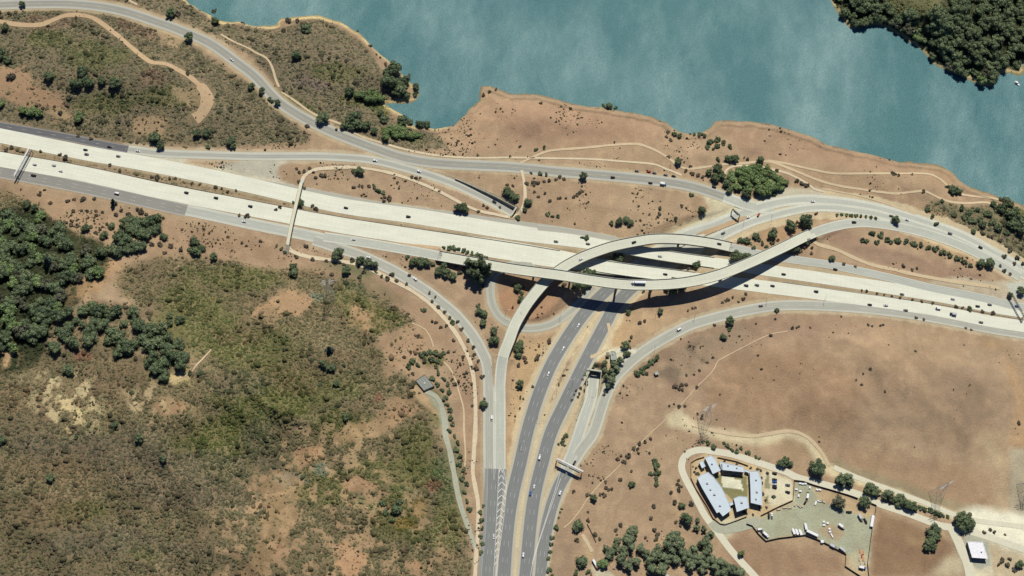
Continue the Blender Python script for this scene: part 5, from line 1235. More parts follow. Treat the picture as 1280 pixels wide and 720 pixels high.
# scrub that nobody could count: thousands of small leafy mounds in one sheet
def mounds(name, pts, rad, cols, mat, zsq=.55):
    n = len(pts); r = np.random.default_rng(len(pts))
    # 10-vertex mound: top + ring of 5 + lower ring
    base = [(0, 0, 1.0)]+[(.75*math.cos(a*1.2566), .75*math.sin(a*1.2566), .62) for a in range(5)]+[(1.05*math.cos(a*1.2566+.63), 1.05*math.sin(a*1.2566+.63), -.12) for a in range(5)]
    base = np.array(base); fc = [(0, 1+i, 1+(i+1) % 5) for i in range(5)]
    for i in range(5): fc += [(1+i, 6+i, 1+(i+1) % 5), (1+(i+1) % 5, 6+i, 6+(i+1) % 5)]
    fc = np.array(fc); m = len(base)
    jit = 1+r.normal(0, .22, (n, m, 1)); ang = r.random(n)*6.28; ca, sa = np.cos(ang), np.sin(ang)
    B = base[None]*jit; x = B[..., 0]*ca[:, None]-B[..., 1]*sa[:, None]; y = B[..., 0]*sa[:, None]+B[..., 1]*ca[:, None]
    asp = 1+r.normal(0, .18, n)
    V = np.stack([x*rad[:, None]*asp[:, None]+pts[:, 0:1], y*rad[:, None]/asp[:, None]+pts[:, 1:2], B[..., 2]*rad[:, None]*zsq*(1+r.random((n, 1))*.8)+pts[:, 2:3]-.05], -1).reshape(-1, 3)
    Fa = (fc[None]+(np.arange(n)*m)[:, None, None]).reshape(-1, 3)
    Cc = np.repeat(cols, m, axis=0)*(1+r.normal(0, .10, (n*m, 1)))
    return link(name, np_mesh(name, V, Fa, mat, False, np.clip(Cc, .005, 1)))
k = NT('scrub_foliage'); vc = k.n('ShaderNodeVertexColor'); vc.layer_name = 'Col'; p = k.pos()
n_ = k.noise(p, 2.0, 3, .75, .3, .7); k.out(k.mix(k.math('MULTIPLY', n_, .55), vc.outputs[0], (.4, .4, .38), 'MULTIPLY')); k.bump(n_, 1.0, .5); M_SCR = k.m
vis = (PX > -70) & (PX < 1350) & (PY > -60) & (PY < 790)
for L_, w_ in PATHL:
    d_, _ = near_line(np.c_[L_[:, :2], 0*L_[:, 0]], w_/2, 4); scrub[d_ < w_*.65+.9] = 0; scrub_g[d_ < w_*.65+.9] = 0
xi, yi = np.where(vis & (scrub > .05) & (RD > 2))
r = np.random.default_rng(3)
def sample(N, power, thr=.0):
    wts = scrub_g[xi, yi]**power*(fbm(X[xi, yi], Y[xi, yi], 9, 3, 21.0) > thr); wts /= wts.sum()
    ch = r.choice(len(xi), N, p=wts); a, b = xi[ch], yi[ch]
    x = X[a, b]+r.uniform(-.7, .7, N); y = Y[a, b]+r.uniform(-.7, .7, N); return x, y, Cs[a, b]
def cols_for(c, n):
    g = np.array([[.86, .96, .78], [.74, .82, .68], [1.0, 1.0, .86], [1.0, .90, .80], [1.22, 1.18, 1.05], [.62, .70, .58]])
    t = r.choice(len(g), n, p=[.26, .24, .18, .12, .08, .12]); return c*g[t]*np.array([[1.02, 1.07, 1.13]])*r.uniform(.84, 1.16, (n, 1))
N = 95000; x, y, cc = sample(N, 1.5); z = ground_z(x, y)
rad = np.clip(r.gamma(4, .20, N), .35, 2.2)
tag(mounds('hillside_scrub', np.stack([x, y, z], -1), rad, cols_for(cc, N)*1.12, M_SCR, .36), 'grey green low scrub carpeting the hillsides and the peninsula', 'scrub', kind='stuff')
N = 4200; x, y, cc = sample(N, 1.0, .56); z = ground_z(x, y)
rad = np.clip(r.gamma(5, .30, N), .8, 3.0)
tag(mounds('taller_brush', np.stack([x, y, z], -1), rad, cols_for(cc, N)*.72, M_SCR, .6), 'darker taller brush clumps dotted through the hillside scrub', 'brush', kind='stuff')
# tufts on the dry grass, sparse and clumped
xg, yg = np.where(vis & (~wet) & (scrub < .3) & (RD > 2.5) & ~((PX > 862) & (PX < 1290) & (PY > 562)))
cl = fbm(X[xg, yg], Y[xg, yg], 30, 3, 31.0); side = np.where((PX[xg, yg] < 600) | (PX[xg, yg] > 640) & (PY[xg, yg] < 380), 1.0, .35)*np.where(PX[xg, yg] > 880, .25, 1)
wts = np.clip(cl-.50, 0, 1)**1.5*side; wts /= wts.sum(); N = 3600; ch = r.choice(len(xg), N, p=wts); a, b = xg[ch], yg[ch]
x = X[a, b]+r.uniform(-.6, .6, N); y = Y[a, b]+r.uniform(-.6, .6, N); cc = np.array([[.05, .048, .032]])*r.uniform(1.0, 3.0, (N, 1))*np.array([[1, .95, .8]])
rad = np.clip(r.gamma(3, .18, N), .25, 1.4)
tag(mounds('dry_grass_tufts', np.stack([x, y, ground_z(x, y)], -1), rad, cc, M_SCR, .7), 'tiny dark tufts speckling the dry brown grass', 'tufts', kind='stuff')
print('plants', COUNT)
# ------------------------------------------------------------------ footbridge
def footbridge():
    L = world_line([(376.5,229,5.4),(372,248,6),(366,273,6.2),(361,297,6),(359.5,306,5.4)], step=3)
    root = empty('footbridge', (0, 0, 0), 0, 'narrow pale concrete footbridge crossing both carriageways and the collector at left', 'footbridge')
    d = ribbon('deck', L, 3.0, P_COMP, .02); d.parent = root
    mb = MB(); side_strip(mb, L, -1.3, 1.3, -1.1, -.02); mb.build('girder', CONC_S, root)
    for s in (-1, 1):
        mb = MB(); side_strip(mb, L, s*1.5, s*1.65, -.3, 1.1); mb.build('railing', CONC_S, root)
    A = arclen(L); T, N = normals2(L)
    for f in (.14, .36, .60, .82):
        i = int(np.argmin(abs(A-A[-1]*f))); x, y, z = L[i]; gz = float(ground_z(x, y))-.4
        mb = MB(); mb.prism([(x+.6*math.cos(t*.785), y+.6*math.sin(t*.785)) for t in range(8)], gz, z-1.1); mb.build('pier', PIER_M, root)
    for e, (i, dr) in enumerate(((0, -1), (len(L)-1, 1))):     # approach ramps on solid ground
        x, y, z = L[i]; t = T[i]*dr; gz = float(ground_z(x+t[0]*9, y+t[1]*9)); nx_, ny_ = N[i]
        mb = MB(); w_ = 1.6; RL = 7
        a = [(x+nx_*w_, y+ny_*w_), (x-nx_*w_, y-ny_*w_)]; b = [(x+t[0]*RL-nx_*w_, y+t[1]*RL-ny_*w_), (x+t[0]*RL+nx_*w_, y+t[1]*RL+ny_*w_)]
        q = [a[0], a[1], b[0], b[1]]
        if dr < 0: q = [a[1], a[0], b[1], b[0]]
        mb.prism(q, gz-.6, [z-.05, z-.05, gz+.25, gz+.25]); mb.build('ramp', CONC_S, root)
footbridge()

# ------------------------------------------------------------------ gantries
GST = simple('gantry_steel', (.30, .29, .27), .5, .4, .3, var=.3)
SIGNB = simple('sign_back', (.10, .085, .07), .6, .3, var=.3)
RUST = simple('rusty_post', (.10, .06, .035), .8, .2)
SIGNG = simple('sign_green', (.02, .12, .06), .5, .3, var=.1)
def gantry(pa, pb, z, label, wd=1.2, hgt=1.5, signs=(), ends=(1, 1), boxmat=GST, catwalk=False):
    a = np.array(unproj(pa[0], pa[1], z)); b = np.array(unproj(pb[0], pb[1], z)); Lh = float(np.linalg.norm(b-a)); ang = math.atan2(b[1]-a[1], b[0]-a[0])
    root = empty('overhead_gantry', (a[0], a[1], 0), ang, label, 'sign gantry'); gz = [float(ground_z(a[0], a[1])), float(ground_z(b[0], b[1]))]
    mb = MB(); n = max(4, int(Lh/2.2)); h = wd/2
    for yy in (-h, h):
        for zz in (z-hgt, z): mb.bar((0, yy, zz), (Lh, yy, zz), .16)
    for i in range(n):
        x0, x1 = Lh*i/n, Lh*(i+1)/n
        for yy in (-h, h): mb.bar((x0, yy, z-hgt), (x1, yy, z) if i % 2 else (x1, yy, z), .10)
        for zz in (z-hgt, z): mb.bar((x0, -h, zz), (x1, h, zz), .10)
        mb.bar((x0, -h, z), (x0, h, z), .1)
    mb.build('truss', boxmat, root)
    for e, xx in ((0, 0.0), (1, Lh)):
        if not ends[e]: continue
        for yy in (-h, h):
            mb = MB(); mb.bar((xx, yy*1.4, gz[e]-.3), (xx, yy, z), .26, n=6); mb.build('leg', RUST if catwalk else GST, root)
    for (f0, f1, hh) in signs:
        mb = MB(); y0 = -h-.35; mb.box(Lh*f0, Lh*f1, y0-.12, y0, z-hgt/2-hh/2, z-hgt/2+hh/2); s_ = mb.build('sign_panel', SIGNB, root)
        mb = MB(); mb.box(Lh*f0+.1, Lh*f1-.1, y0-.16, y0-.121, z-hgt/2-hh/2+.1, z-hgt/2+hh/2-.1); mb.build('sign_face', SIGNG, s_)
    if catwalk:
        mb = MB(); mb.box(-.6, Lh+.6, h+.1, h+1.3, z+.02, z+.16); mb.build('catwalk', simple('pale_walkway', (.62, .61, .57), .6), root)
    return root
gantry((20,219.5), (37.5,187), 7, 'long pale truss gantry spanning the near carriageway and its asphalt lanes at far left', 2.0, 1.8, catwalk=True)
gantry((696,575), (727.5,590.5), 7.2, 'sign gantry with brown legs and a white catwalk over the lower right trunk road', 1.3, 1.6, [(.08, .42, 3.0), (.50, .93, 3.0)], catwalk=True)
gantry((916,261), (925,269), 6.5, 'short dark sign gantry at the junction above the right end of the upper flyover', .9, 1.1, [(.2, .85, 2.2)], boxmat=SIGNB)
gantry((1264.5,366), (1280.5,395), 7, 'dark truss gantry crossing the far carriageway at the right edge', 1.2, 1.5, boxmat=SIGNB)

# lamp posts along the interchange
LAMPM = simple('lamp_pole', (.45, .44, .41), .5, .4, .3)
def lamp(px, py, ang, label, group):
    x, y, z = at(px, py); root = empty('lamp_post', (x, y, z-.1), math.radians(ang), label, 'lamp post', group)
    if 'm' not in LAMP:
        mb = MB(); mb.bar((0, 0, 0), (0, 0, 9.6), .16, 0, .09, 6); a = mb.mesh('pole', [LAMPM])
        mb = MB(); mb.bar((0, 0, 9.5), (2.6, 0, 10.3), .08, 0, .06, 5); b = mb.mesh('arm', [LAMPM])
        mb = MB(); mb.box(2.4, 3.3, -.22, .22, 10.2, 10.42, 0, .05, .05); c = mb.mesh('lamp_head', [simple('lamp_head', (.7, .7, .68), .4)])
        LAMP['m'] = (a, b, c)
    for nm, m in zip(('pole', 'arm', 'lamp_head'), LAMP['m']): link(nm, m, root)
LAMP = {}
for i, (x, y, a) in enumerate([(604,500,10),(640,478,0),(696,490,200),(650,556,10),(672,522,20),(716,478,200),(745,490,180),(776,488,160),(818,438,160),(868,396,110),(958,376,90),(1030,376,90),(820,392,180),(632,392,0),(700,397,60),(652,396,120),(930,276,250),(905,290,250),(965,270,250)]):
    lamp(x, y, a, 'slender pale lamp post standing at the edge of an interchange ramp', 'lamp posts of the interchange')

# ------------------------------------------------------------------ lattice power pylons
PYM = simple('pylon_steel', (.40, .40, .38), .5, .4, .3, var=.2)
PYD = simple('pylon_steel_dark', (.22, .22, .21), .6, .4, .3, var=.2)
def pylon(px, py, h, ang, label, mat):
    x, y, z = at(px, py); root = empty('power_pylon', (x, y, z-.2), math.radians(ang), label, 'pylon', None)
    def lev(t): return 4.2*(1-t)**1.3+.75 if t < .62 else .95
    zs = [0, .13, .25, .36, .46, .55, .62, .70, .78, .86, .93]
    for s, (sx, sy) in enumerate(((1, 1), (1, -1), (-1, 1), (-1, -1))):
        mb = MB()
        for a, b in zip(zs[:-1], zs[1:]): mb.bar((sx*lev(a), sy*lev(a), a*h), (sx*lev(b), sy*lev(b), b*h), .12)
        mb.build('leg', mat, root)
    mb = MB()
    for i, (a, b) in enumerate(zip(zs[:-1], zs[1:])):
        A_ = [(lev(a)*q[0], lev(a)*q[1], a*h) for q in ((1, 1), (-1, 1), (-1, -1), (1, -1))]; B_ = [(lev(b)*q[0], lev(b)*q[1], b*h) for q in ((1, 1), (-1, 1), (-1, -1), (1, -1))]
        for k_ in range(4):
            m_ = (k_+1) % 4; mb.bar(A_[k_], B_[m_], .05); mb.bar(A_[m_], B_[k_], .05)
    mb.build('lattice', mat, root)
    for t, w_ in ((.70, 6.5), (.80, 8.0), (.90, 5.5)):
        for s in (-1, 1):
            mb = MB(); mb.bar((s*.8, .6, t*h), (s*w_, 0, t*h+.4), .09); mb.bar((s*.8, -.6, t*h), (s*w_, 0, t*h+.4), .09); mb.bar((s*.8, 0, t*h+2), (s*w_, 0, t*h+.4), .09); mb.build('cross_arm', mat, root)
    mb = MB(); mb.bar((0, 0, .9*h), (0, 0, h), .25, 0, .06); mb.build('peak', mat, root)
pylon(412, 372, 44, 20, 'pale lattice power pylon standing in the upper hillside scrub', PYM)
pylon(1170, 618, 38, 35, 'pale lattice power pylon beside the pale track in the lower right field', PYM)
pylon(880, 523, 38, 30, 'lattice power pylon at the edge of the pale dirt band in the field', PYM)
pylon(1278, 612, 30, 10, 'dark lattice power pylon cut by the right edge', PYD)

# ------------------------------------------------------------------ vehicles
GLASS = NT('car_glass'); GLASS.out((.012, .014, .017)); GLASS.b.inputs['Roughness'].default_value = .3; GLASS.b.inputs['Specular IOR Level'].default_value = .2; GLASS = GLASS.m
TYRE = simple('tyre', (.02, .02, .02), .9, .1)
PAINTS = {}
def paint(c):
    if c not in PAINTS:
        rgb = {'white': (.66, .66, .65), 'silver': (.42, .43, .44), 'grey': (.14, .145, .15), 'dark': (.022, .023, .026), 'black': (.010, .010, .012), 'red': (.30, .03, .025), 'blue': (.03, .09, .28), 'tan': (.36, .30, .22), 'orange': (.55, .18, .07), 'brown': (.12, .07, .04), 'teal': (.1, .25, .26), 'green': (.06, .10, .06)}[c]
        k = NT('paint_'+c); k.out(rgb); k.b.inputs['Roughness'].default_value = .6; k.b.inputs['Specular IOR Level'].default_value = .15; PAINTS[c] = k.m
    return PAINTS[c]
CARM = {}
def car_parts(kind, colour):
    key = (kind, colour)
    if key in CARM: return CARM[key]
    P = []; pm = paint(colour)
    def hull(st_, z0=.28):   # stations: (x, halfwidth, top z)
        mb = MB(); n = len(st_)
        for i in range(n-1):
            (xa, wa, ta), (xb, wb, tb_) = st_[i], st_[i+1]
            prof = lambda x, w_, t: [(x, -w_, z0), (x, -w_, (z0+t)/2), (x, -w_*.9, t), (x, w_*.9, t), (x, w_, (z0+t)/2), (x, w_, z0)]
            A_, B_ = prof(xa, wa, ta), prof(xb, wb, tb_)
            for j in range(6): mb.face([A_[j], A_[(j+1) % 6], B_[(j+1) % 6], B_[j]])
        x, w_, t = st_[0]; mb.face([(x, -w_, z0), (x, w_, z0), (x, w_*.9, t), (x, -w_*.9, t)]); x, w_, t = st_[-1]; mb.face([(x, -w_, z0), (x, -w_*.9, t), (x, w_*.9, t), (x, w_, z0)])
        return mb
    def cabin(mb, x0, x1, x2, x3, w_, zb, zt):      # glasshouse x0..x3 at base, roof x1..x2
        mb.prism([(x0, -w_), (x3, -w_), (x3, w_), (x0, w_)], zb, zt-.05, 0, [(x1, -w_*.86), (x2, -w_*.86), (x2, w_*.86), (x1, w_*.86)])
    roof = MB()
    if kind in ('sedan', 'suv', 'pickup', 'van'):
        D_ = {'sedan': ([(-2.3, .78, .75), (-2.1, .88, .98), (-1.2, .9, 1.0), (.9, .9, .98), (2.0, .86, .82), (2.3, .74, .6)], (-1.75, -1.0, .25, 1.05, .84, .98, 1.45)),
              'suv': ([(-2.35, .85, .9), (-2.25, .93, 1.1), (1.0, .94, 1.12), (2.1, .9, .98), (2.35, .8, .7)], (-2.2, -1.85, .35, 1.05, .88, 1.1, 1.78)),
              'pickup': ([(-2.8, .92, 1.05), (-.9, .95, 1.06), (1.3, .95, 1.1), (2.5, .92, 1.0), (2.8, .8, .75)], (-.75, -.6, .6, 1.35, .88, 1.08, 1.85)),
              'van': ([(-2.7, .95, 1.2), (1.9, .97, 1.2), (2.5, .92, 1.0), (2.7, .8, .7)], (-2.68, -2.6, 1.2, 2.1, .95, 1.2, 2.2))}[kind]
        P.append(('body', hull(D_[0]).mesh('body', [pm])))
        x0, x1, x2, x3, w_, zb, zt = D_[1]; mb = MB(); cabin(mb, x0, x1, x2, x3, w_, zb-.04, zt); P.append(('window', mb.mesh('window', [GLASS])))
        roof.prism([(x1-.05, -w_*.87), (x2+.05, -w_*.87), (x2+.05, w_*.87), (x1-.05, w_*.87)], zt-.05, zt, 0, [(x1+.03, -w_*.8), (x2-.03, -w_*.8), (x2-.03, w_*.8), (x1+.03, w_*.8)]); P.append(('roof', roof.mesh('roof', [pm])))
        if kind == 'pickup':
            mb = MB(); mb.box(-2.7, -1.0, -.75, .75, 1.061, 1.09); P.append(('load_bed', mb.mesh('load_bed', [TYRE])))
        ax = {'sedan': (-1.4, 1.4), 'suv': (-1.45, 1.45), 'pickup': (-1.75, 1.85), 'van': (-1.7, 1.8)}[kind]
    elif kind == 'truck':
        mb = MB(); mb.box(-4.2, 1.6, -1.22, 1.22, .9, 3.3, 0, .04, .04); P.append(('cargo_box', mb.mesh('cargo_box', [paint('silver' if colour in ('grey', 'silver', 'dark') else 'white')])))
        mb = MB(); mb.box(1.8, 3.9, -1.1, 1.1, .6, 2.3, 0, .12, .08); P.append(('cab', mb.mesh('cab', [pm]))); mb = MB(); mb.box(3.3, 3.95, -1.0, 1.0, 1.45, 2.1, 0, .08, .05); P.append(('windscreen', mb.mesh('windscreen', [GLASS])))
        mb = MB(); mb.box(-4.1, 3.6, -.5, .5, .55, .89); P.append(('chassis', mb.mesh('chassis', [TYRE]))); ax = (-3.0, 2.9)
    elif kind in ('semi', 'tanker'):
        if kind == 'semi': mb = MB(); mb.box(-9.2, 4.6, -1.28, 1.28, 1.25, 4.0, 0, .03, .03); P.append(('trailer', mb.mesh('trailer', [paint('white')])))
        mb = MB(); mb.box(5.2, 7.2, -1.2, 1.2, .7, 3.4, 0, .15, .1); mb.box(7.2, 8.6, -1.0, 1.0, .7, 1.9, 0, .15, .1); P.append(('cab', mb.mesh('cab', [pm])))
        mb = MB(); mb.box(6.95, 7.26, -1.0, 1.0, 2.1, 3.0); P.append(('windscreen', mb.mesh('windscreen', [GLASS])))
        mb = MB(); mb.box(-9.0, 8.2, -.5, .5, .7, 1.24); P.append(('chassis', mb.mesh('chassis', [TYRE]))); ax = (-8.0, -6.7, 4.0, 5.3, 7.7)
    elif kind == 'bus':
        mb = MB(); mb.box(-5.6, 4.0, -1.25, 1.25, .5, 3.0, 0, .08, .12); P.append(('body', mb.mesh('body', [pm]))); mb = MB(); mb.box(4.0, 5.6, -1.25, 1.25, .5, 2.98, 0, .1, .12); P.append(('front_body', mb.mesh('front_body', [paint('orange')])))
        mb = MB(); mb.box(-5.3, 5.3, -1.262, 1.262, 1.6, 2.35); P.append(('window', mb.mesh('window', [GLASS]))); ax = (-3.6, 3.6)
    elif kind == 'trailer':
        mb = MB(); mb.box(-7, 7, -1.3, 1.3, 1.1, 3.9, 0, .03, .03); P.append(('body', mb.mesh('body', [pm]))); mb = MB(); mb.box(-6.8, 6.5, -.5, .5, .8, 1.09); P.append(('chassis', mb.mesh('chassis', [TYRE]))); ax = (-5.6, -4.3)
    for xx in ax:
        for sy in (-1, 1):
            yy = {'sedan': .80, 'suv': .84, 'pickup': .86, 'van': .88}.get(kind, 1.08); r_ = .33 if kind in ('sedan', 'suv', 'pickup', 'van') else .5
            mb = MB(); mb.bar((xx, sy*yy-.12, r_), (xx, sy*yy+.12, r_), r_, n=12); P.append(('wheel', mb.mesh('wheel', [TYRE])))
    CARM[key] = P; return P
DECKL = {'A': 'upper_flyover', 'B': 'lower_flyover'}
def vehicle(kind, colour, px, py, ang, label, on=None, group=None):
    """ang = heading in the photo, degrees counter-clockwise from image right"""
    if on:
        L = LINES[DECKL[on]]; qx, qy = px_x(L); i = int(np.argmin((qx-px)**2+(qy-py)**2)); z = L[i][2]+.22; x, y = unproj(px, py, z)
    else:
        x, y = unproj(px, py, 0); z = .2
        g = at(px, py); near_ = min(((DIST[k_][0][np.searchsorted(GX, g[0]), np.searchsorted(GY, g[1])]-RW[k_]/2, k_) for k_ in DIST if 'flyover' not in k_))
        if near_[0] < 0:
            z = float(DIST[near_[1]][1][np.searchsorted(GX, g[0]), np.searchsorted(GY, g[1])])+.16; x, y = unproj(px, py, z)
        else: x, y, z = g; z += .2
    a = math.radians(ang); x2, y2 = unproj(px+3*math.cos(a), py-3*math.sin(a), z); rz = math.atan2(y2-y, x2-x)
    nm = {'sedan': 'car', 'suv': 'car', 'pickup': 'pickup_truck', 'van': 'van', 'truck': 'box_truck', 'semi': 'semi_truck', 'tanker': 'tractor_unit', 'bus': 'bus', 'trailer': 'cargo_trailer'}[kind]
    o = empty(nm, (x, y, z-.06), rz, label, nm.replace('_', ' '), group); o.scale = (.93, .93, .9) if kind in ('sedan', 'suv', 'pickup', 'van') else (.76, .85, .85)
    for n_, m in car_parts(kind, colour): link(n_, m, o)
    return o
V = vehicle
# far (upper) concrete carriageway, left to right
V('sedan','dark',107,187.5,-11,'dark car on the far carriageway, upper one of two above the left median bush')
V('suv','grey',108.5,193,-11,'grey car on the far carriageway, lower one of the two above the median bush')
V('sedan','grey',148,195.5,-11,'grey car alone on the far carriageway just left of the median gravel bulge')
V('sedan','dark',432.5,260,-13,'dark car on the far carriageway right of the footbridge')
V('suv','dark',510.5,271,-9,'dark car on the far carriageway beneath the pair of trail bushes')
V('sedan','grey',695,302,-11,'grey car on the far carriageway left of the flyovers')
V('sedan','grey',735,305,-10,'grey car on the far carriageway close to the upper flyover')
V('sedan','silver',825,320.5,-9,'pale car on the far carriageway bridge inside the loop of the flyovers')
V('sedan','dark',979.5,343,-9,'dark car on the far carriageway just right of the lower flyover')
V('sedan','grey',1127.5,368,-9,'grey car on the far carriageway, first right of the inner dirt track')
V('sedan','silver',1191,374,-9,'silver car on the far carriageway above the largest median bush')
V('sedan','dark',1222,383,-9,'small dark car on the far carriageway, lower lane near right edge')
V('sedan','grey',1237,381,-9,'grey car on the far carriageway, nearest the right gantry')
V('sedan','blue',1271,383,-10,'blue car under the right edge gantry')
# near concrete carriageway
V('sedan','silver',43.5,206,169,'silver car on the near carriageway just right of the truss gantry')
V('sedan','silver',67.5,207,169,'silver car on the near carriageway, second right of the truss gantry')
V('sedan','white',76,214,169,'white car on the near carriageway above the dark car')
V('pickup','dark',42,219.5,169,'dark pickup on the asphalt lanes right of the truss gantry')
V('van','white',146,242,169,'white van on the asphalt lanes left of the paving change')
V('suv','dark',233,241,168,'dark car on the near carriageway, first of three in a line')
V('suv','dark',270,247.5,168,'dark car on the near carriageway, middle of three in a line')
V('suv','dark',313,258,168,'dark car on the near carriageway, last of three before the footbridge')
V('sedan','white',305,277,168,'white car on the collector lanes left of the footbridge')
V('sedan','white',442,299.5,170,'white car on the start of the lower flyover ramp')
V('sedan','grey',427.5,312,165,'grey car at the start of the right turn ramp')
V('suv','white',461,322,158,'white car on the right turn ramp beside the round tree pair')
V('suv','white',519,349,140,'white car on the right turn ramp where it curves down')
V('sedan','dark',788,332,170,'dark car on the near carriageway bridge, leftmost of the flyover loop')
V('suv','dark',812,335,170,'dark car on the near carriageway bridge, upper of the close pair')
V('suv','dark',806,337.5,170,'dark car on the near carriageway bridge, lower of the close pair')
V('sedan','dark',831.5,343,170,'dark car on the near carriageway bridge right of the close pair')
V('sedan','black',842,348,170,'black car beside the lower flyover edge, left one')
V('sedan','black',846,348.5,170,'black car against the lower flyover edge, right of two')
V('suv','dark',932.5,357,171,'dark car on the near carriageway below the lower flyover, left one')
V('suv','grey',946,356.5,171,'grey car on the near carriageway below the lower flyover, right one')
V('sedan','dark',965.5,357.5,171,'small dark car on the near carriageway beyond the flyover shadow')
V('suv','dark',1020,364.5,172,'dark car on the near carriageway above the tip where the east ramp splits')
V('sedan','dark',1087,381,172,'dark car on the near carriageway, left of a pair mid right')
V('sedan','silver',1107,382,172,'silver car on the near carriageway, right of a pair mid right')
V('sedan','grey',1132,388,172,'small grey car on the near carriageway, lower lane mid right')
V('van','white',1172,386,172,'white van on the near carriageway left of the dark box truck')
V('truck','dark',1191,393,172,'dark fronted box truck on the near carriageway at right')
V('sedan','grey',1226,403,171,'grey car on the near carriageway right of the box truck')
# north ramp, lakeside road
V('sedan','dark',137,184,-11,'dark car on the dark asphalt strip at upper left')
V('sedan','white',172.5,189,-6,'white car at the start of the north ramp')
V('suv','white',469,201,-10,'white car on the north ramp above the brown loop island')
V('suv','white',524,214.5,-18,'white car on the north ramp descending beside the trail')
V('suv','dark',618,252.5,-32,'dark car on the sunken ramp just before its tunnel')
V('sedan','white',290,75,-42,'white car on the bending lakeside road')
V('suv','black',766,222,-5,'black car on the lakeside road right of the solitary tree')
V('sedan','red',811,215,-8,'red car on the far edge of the lakeside road queue')
V('sedan','grey',796,214,-7,'grey car first in the queue on the lakeside road'); V('sedan','grey',818,216.5,-8,'grey car third in the queue on the lakeside road')
V('sedan','grey',832,219,-9,'small grey car fourth in the queue on the lakeside road'); V('sedan','dark',842,220.5,-10,'dark car last in the queue on the lakeside road')
V('sedan','black',813,229,-8,'black car behind the teal truck on the lakeside road'); V('truck','teal',829,230.5,-10,'white box truck with teal cab on the lakeside road')
V('suv','dark',892.5,234,-20,'dark car on the lakeside road left of the green grove')
# trunk road upper right
V('suv','red',948,269,60,'red car in the middle of the upper right junction'); V('sedan','white',935,272,20,'white car left of the red car at the junction')
V('sedan','grey',904,291.5,20,'grey car on the trunk road just beyond the upper flyover'); V('sedan','white',1016,252,-3,'white car on the outer trunk road below the grove')
V('sedan','grey',1114,270,-12,'grey car on the outer trunk road, left of two'); V('sedan','white',1134,275,-14,'white car on the outer trunk road, right of two')
V('suv','grey',1187.5,292,-20,'grey car on the outer trunk road after the lane split'); V('suv','dark',1225.5,309.5,-26,'dark car on the outer trunk road near the right edge')
V('sedan','black',1044,337,-9,'black car on the grey slip lane under the inner dirt track')
V('suv','black',1067.5,278,-3,'black car where the lower flyover lands on the right', 'B')
V('semi','white',797.5,354,178,'white semi truck crossing on the lower flyover', 'B')
V('sedan','dark',899,305,-12,'dark car on the right part of the upper flyover', 'A'); V('suv','dark',792.5,303,18,'dark car on the crown of the upper flyover', 'A'); V('sedan','white',726,324,30,'white car on the left part of the upper flyover', 'A')
# trunk roads down
V('suv','white',723,407,240,'white car on the left trunk road, topmost of three'); V('suv','white',704,436,243,'white car on the left trunk road, middle of three'); V('suv','white',685.5,467.5,246,'white car on the left trunk road, lowest of three')
V('van','white',674.5,571.5,77,'white van on the right trunk road left of the sign gantry'); V('suv','dark',718,578.5,60,'dark car right above the sign gantry'); V('suv','blue',663,617,80,'blue car on the right trunk road'); V('sedan','white',667.5,609,80,'small white car beside the blue car')
V('suv','white',700,616.5,70,'white car on the east ramp below the sign gantry'); V('suv','white',654,694,84,'white car on the right trunk road near the bottom'); V('sedan','white',617,671,268,'white car left of the painted chevrons near the bottom')
V('van','white',614.5,523,268,'white van on the right turn ramp at the Y merge'); V('van','white',848,412.5,210,'white van on the east ramp above the oval hedge'); V('sedan','grey',951,382.5,5,'grey car at the top of the east ramp')
# compound
for i, (c, y, t) in enumerate((('dark',591.8,'top'),('dark',599.6,'second'),('blue',602.4,'third'),('silver',605.8,'fourth'),('black',609.4,'lowest'))): V('suv', c, 968, y, 170, f'parked {c} car, {t} in the left parking lot column')
V('suv','grey',984.4,606.3,175,'parked grey car, upper one in the right column of the parking lot'); V('suv','dark',984.4,615.2,165,'parked dark car, lower one in the right column of the parking lot')
V('bus','white',744,705.5,300,'white bus with an orange front parked on the short track at the bottom')
V('trailer','white',1014.5,667.5,-24,'long white cargo trailer parked along the yard fence')
V('truck','white',1006.5,658.5,100,'white truck next to the long white trailer in the yard'); V('truck','green',1009,619.5,80,'pale truck parked at the upper end of the yard'); V('pickup','brown',1006.8,627.4,60,'brown pickup in the upper part of the yard')
V('truck','grey',1075,647.5,-60,'grey truck in front of the white container at the yard edge'); V('pickup','dark',1081.5,651.5,-60,'dark pickup between the grey truck and the white container')
V('truck','tan',1051.5,658.5,-35,'tan truck on the bare oval in the yard'); V('truck','grey',1041,683.5,-28,'grey truck along the lower yard fence, left of two'); V('truck','silver',1052.5,687.5,-35,'silver truck along the lower yard fence, right of two')
V('truck','blue',1077.5,710,-12,'white and blue truck at the foot of the yard'); V('pickup','dark',1061,640.2,0,'dark pickup below the yard tree'); V('pickup','dark',960.8,645,90,'dark pickup, left of two near the yard gate'); V('pickup','white',964.5,645,90,'white pickup, right of two near the yard gate'); V('van','white',950,662,10,'white van in the left corner of the yard')
V('truck','white',957,669,-40,'white truck on the yard fence corner'); V('pickup','grey',953.6,667,-45,'grey pickup beside the fence corner truck')

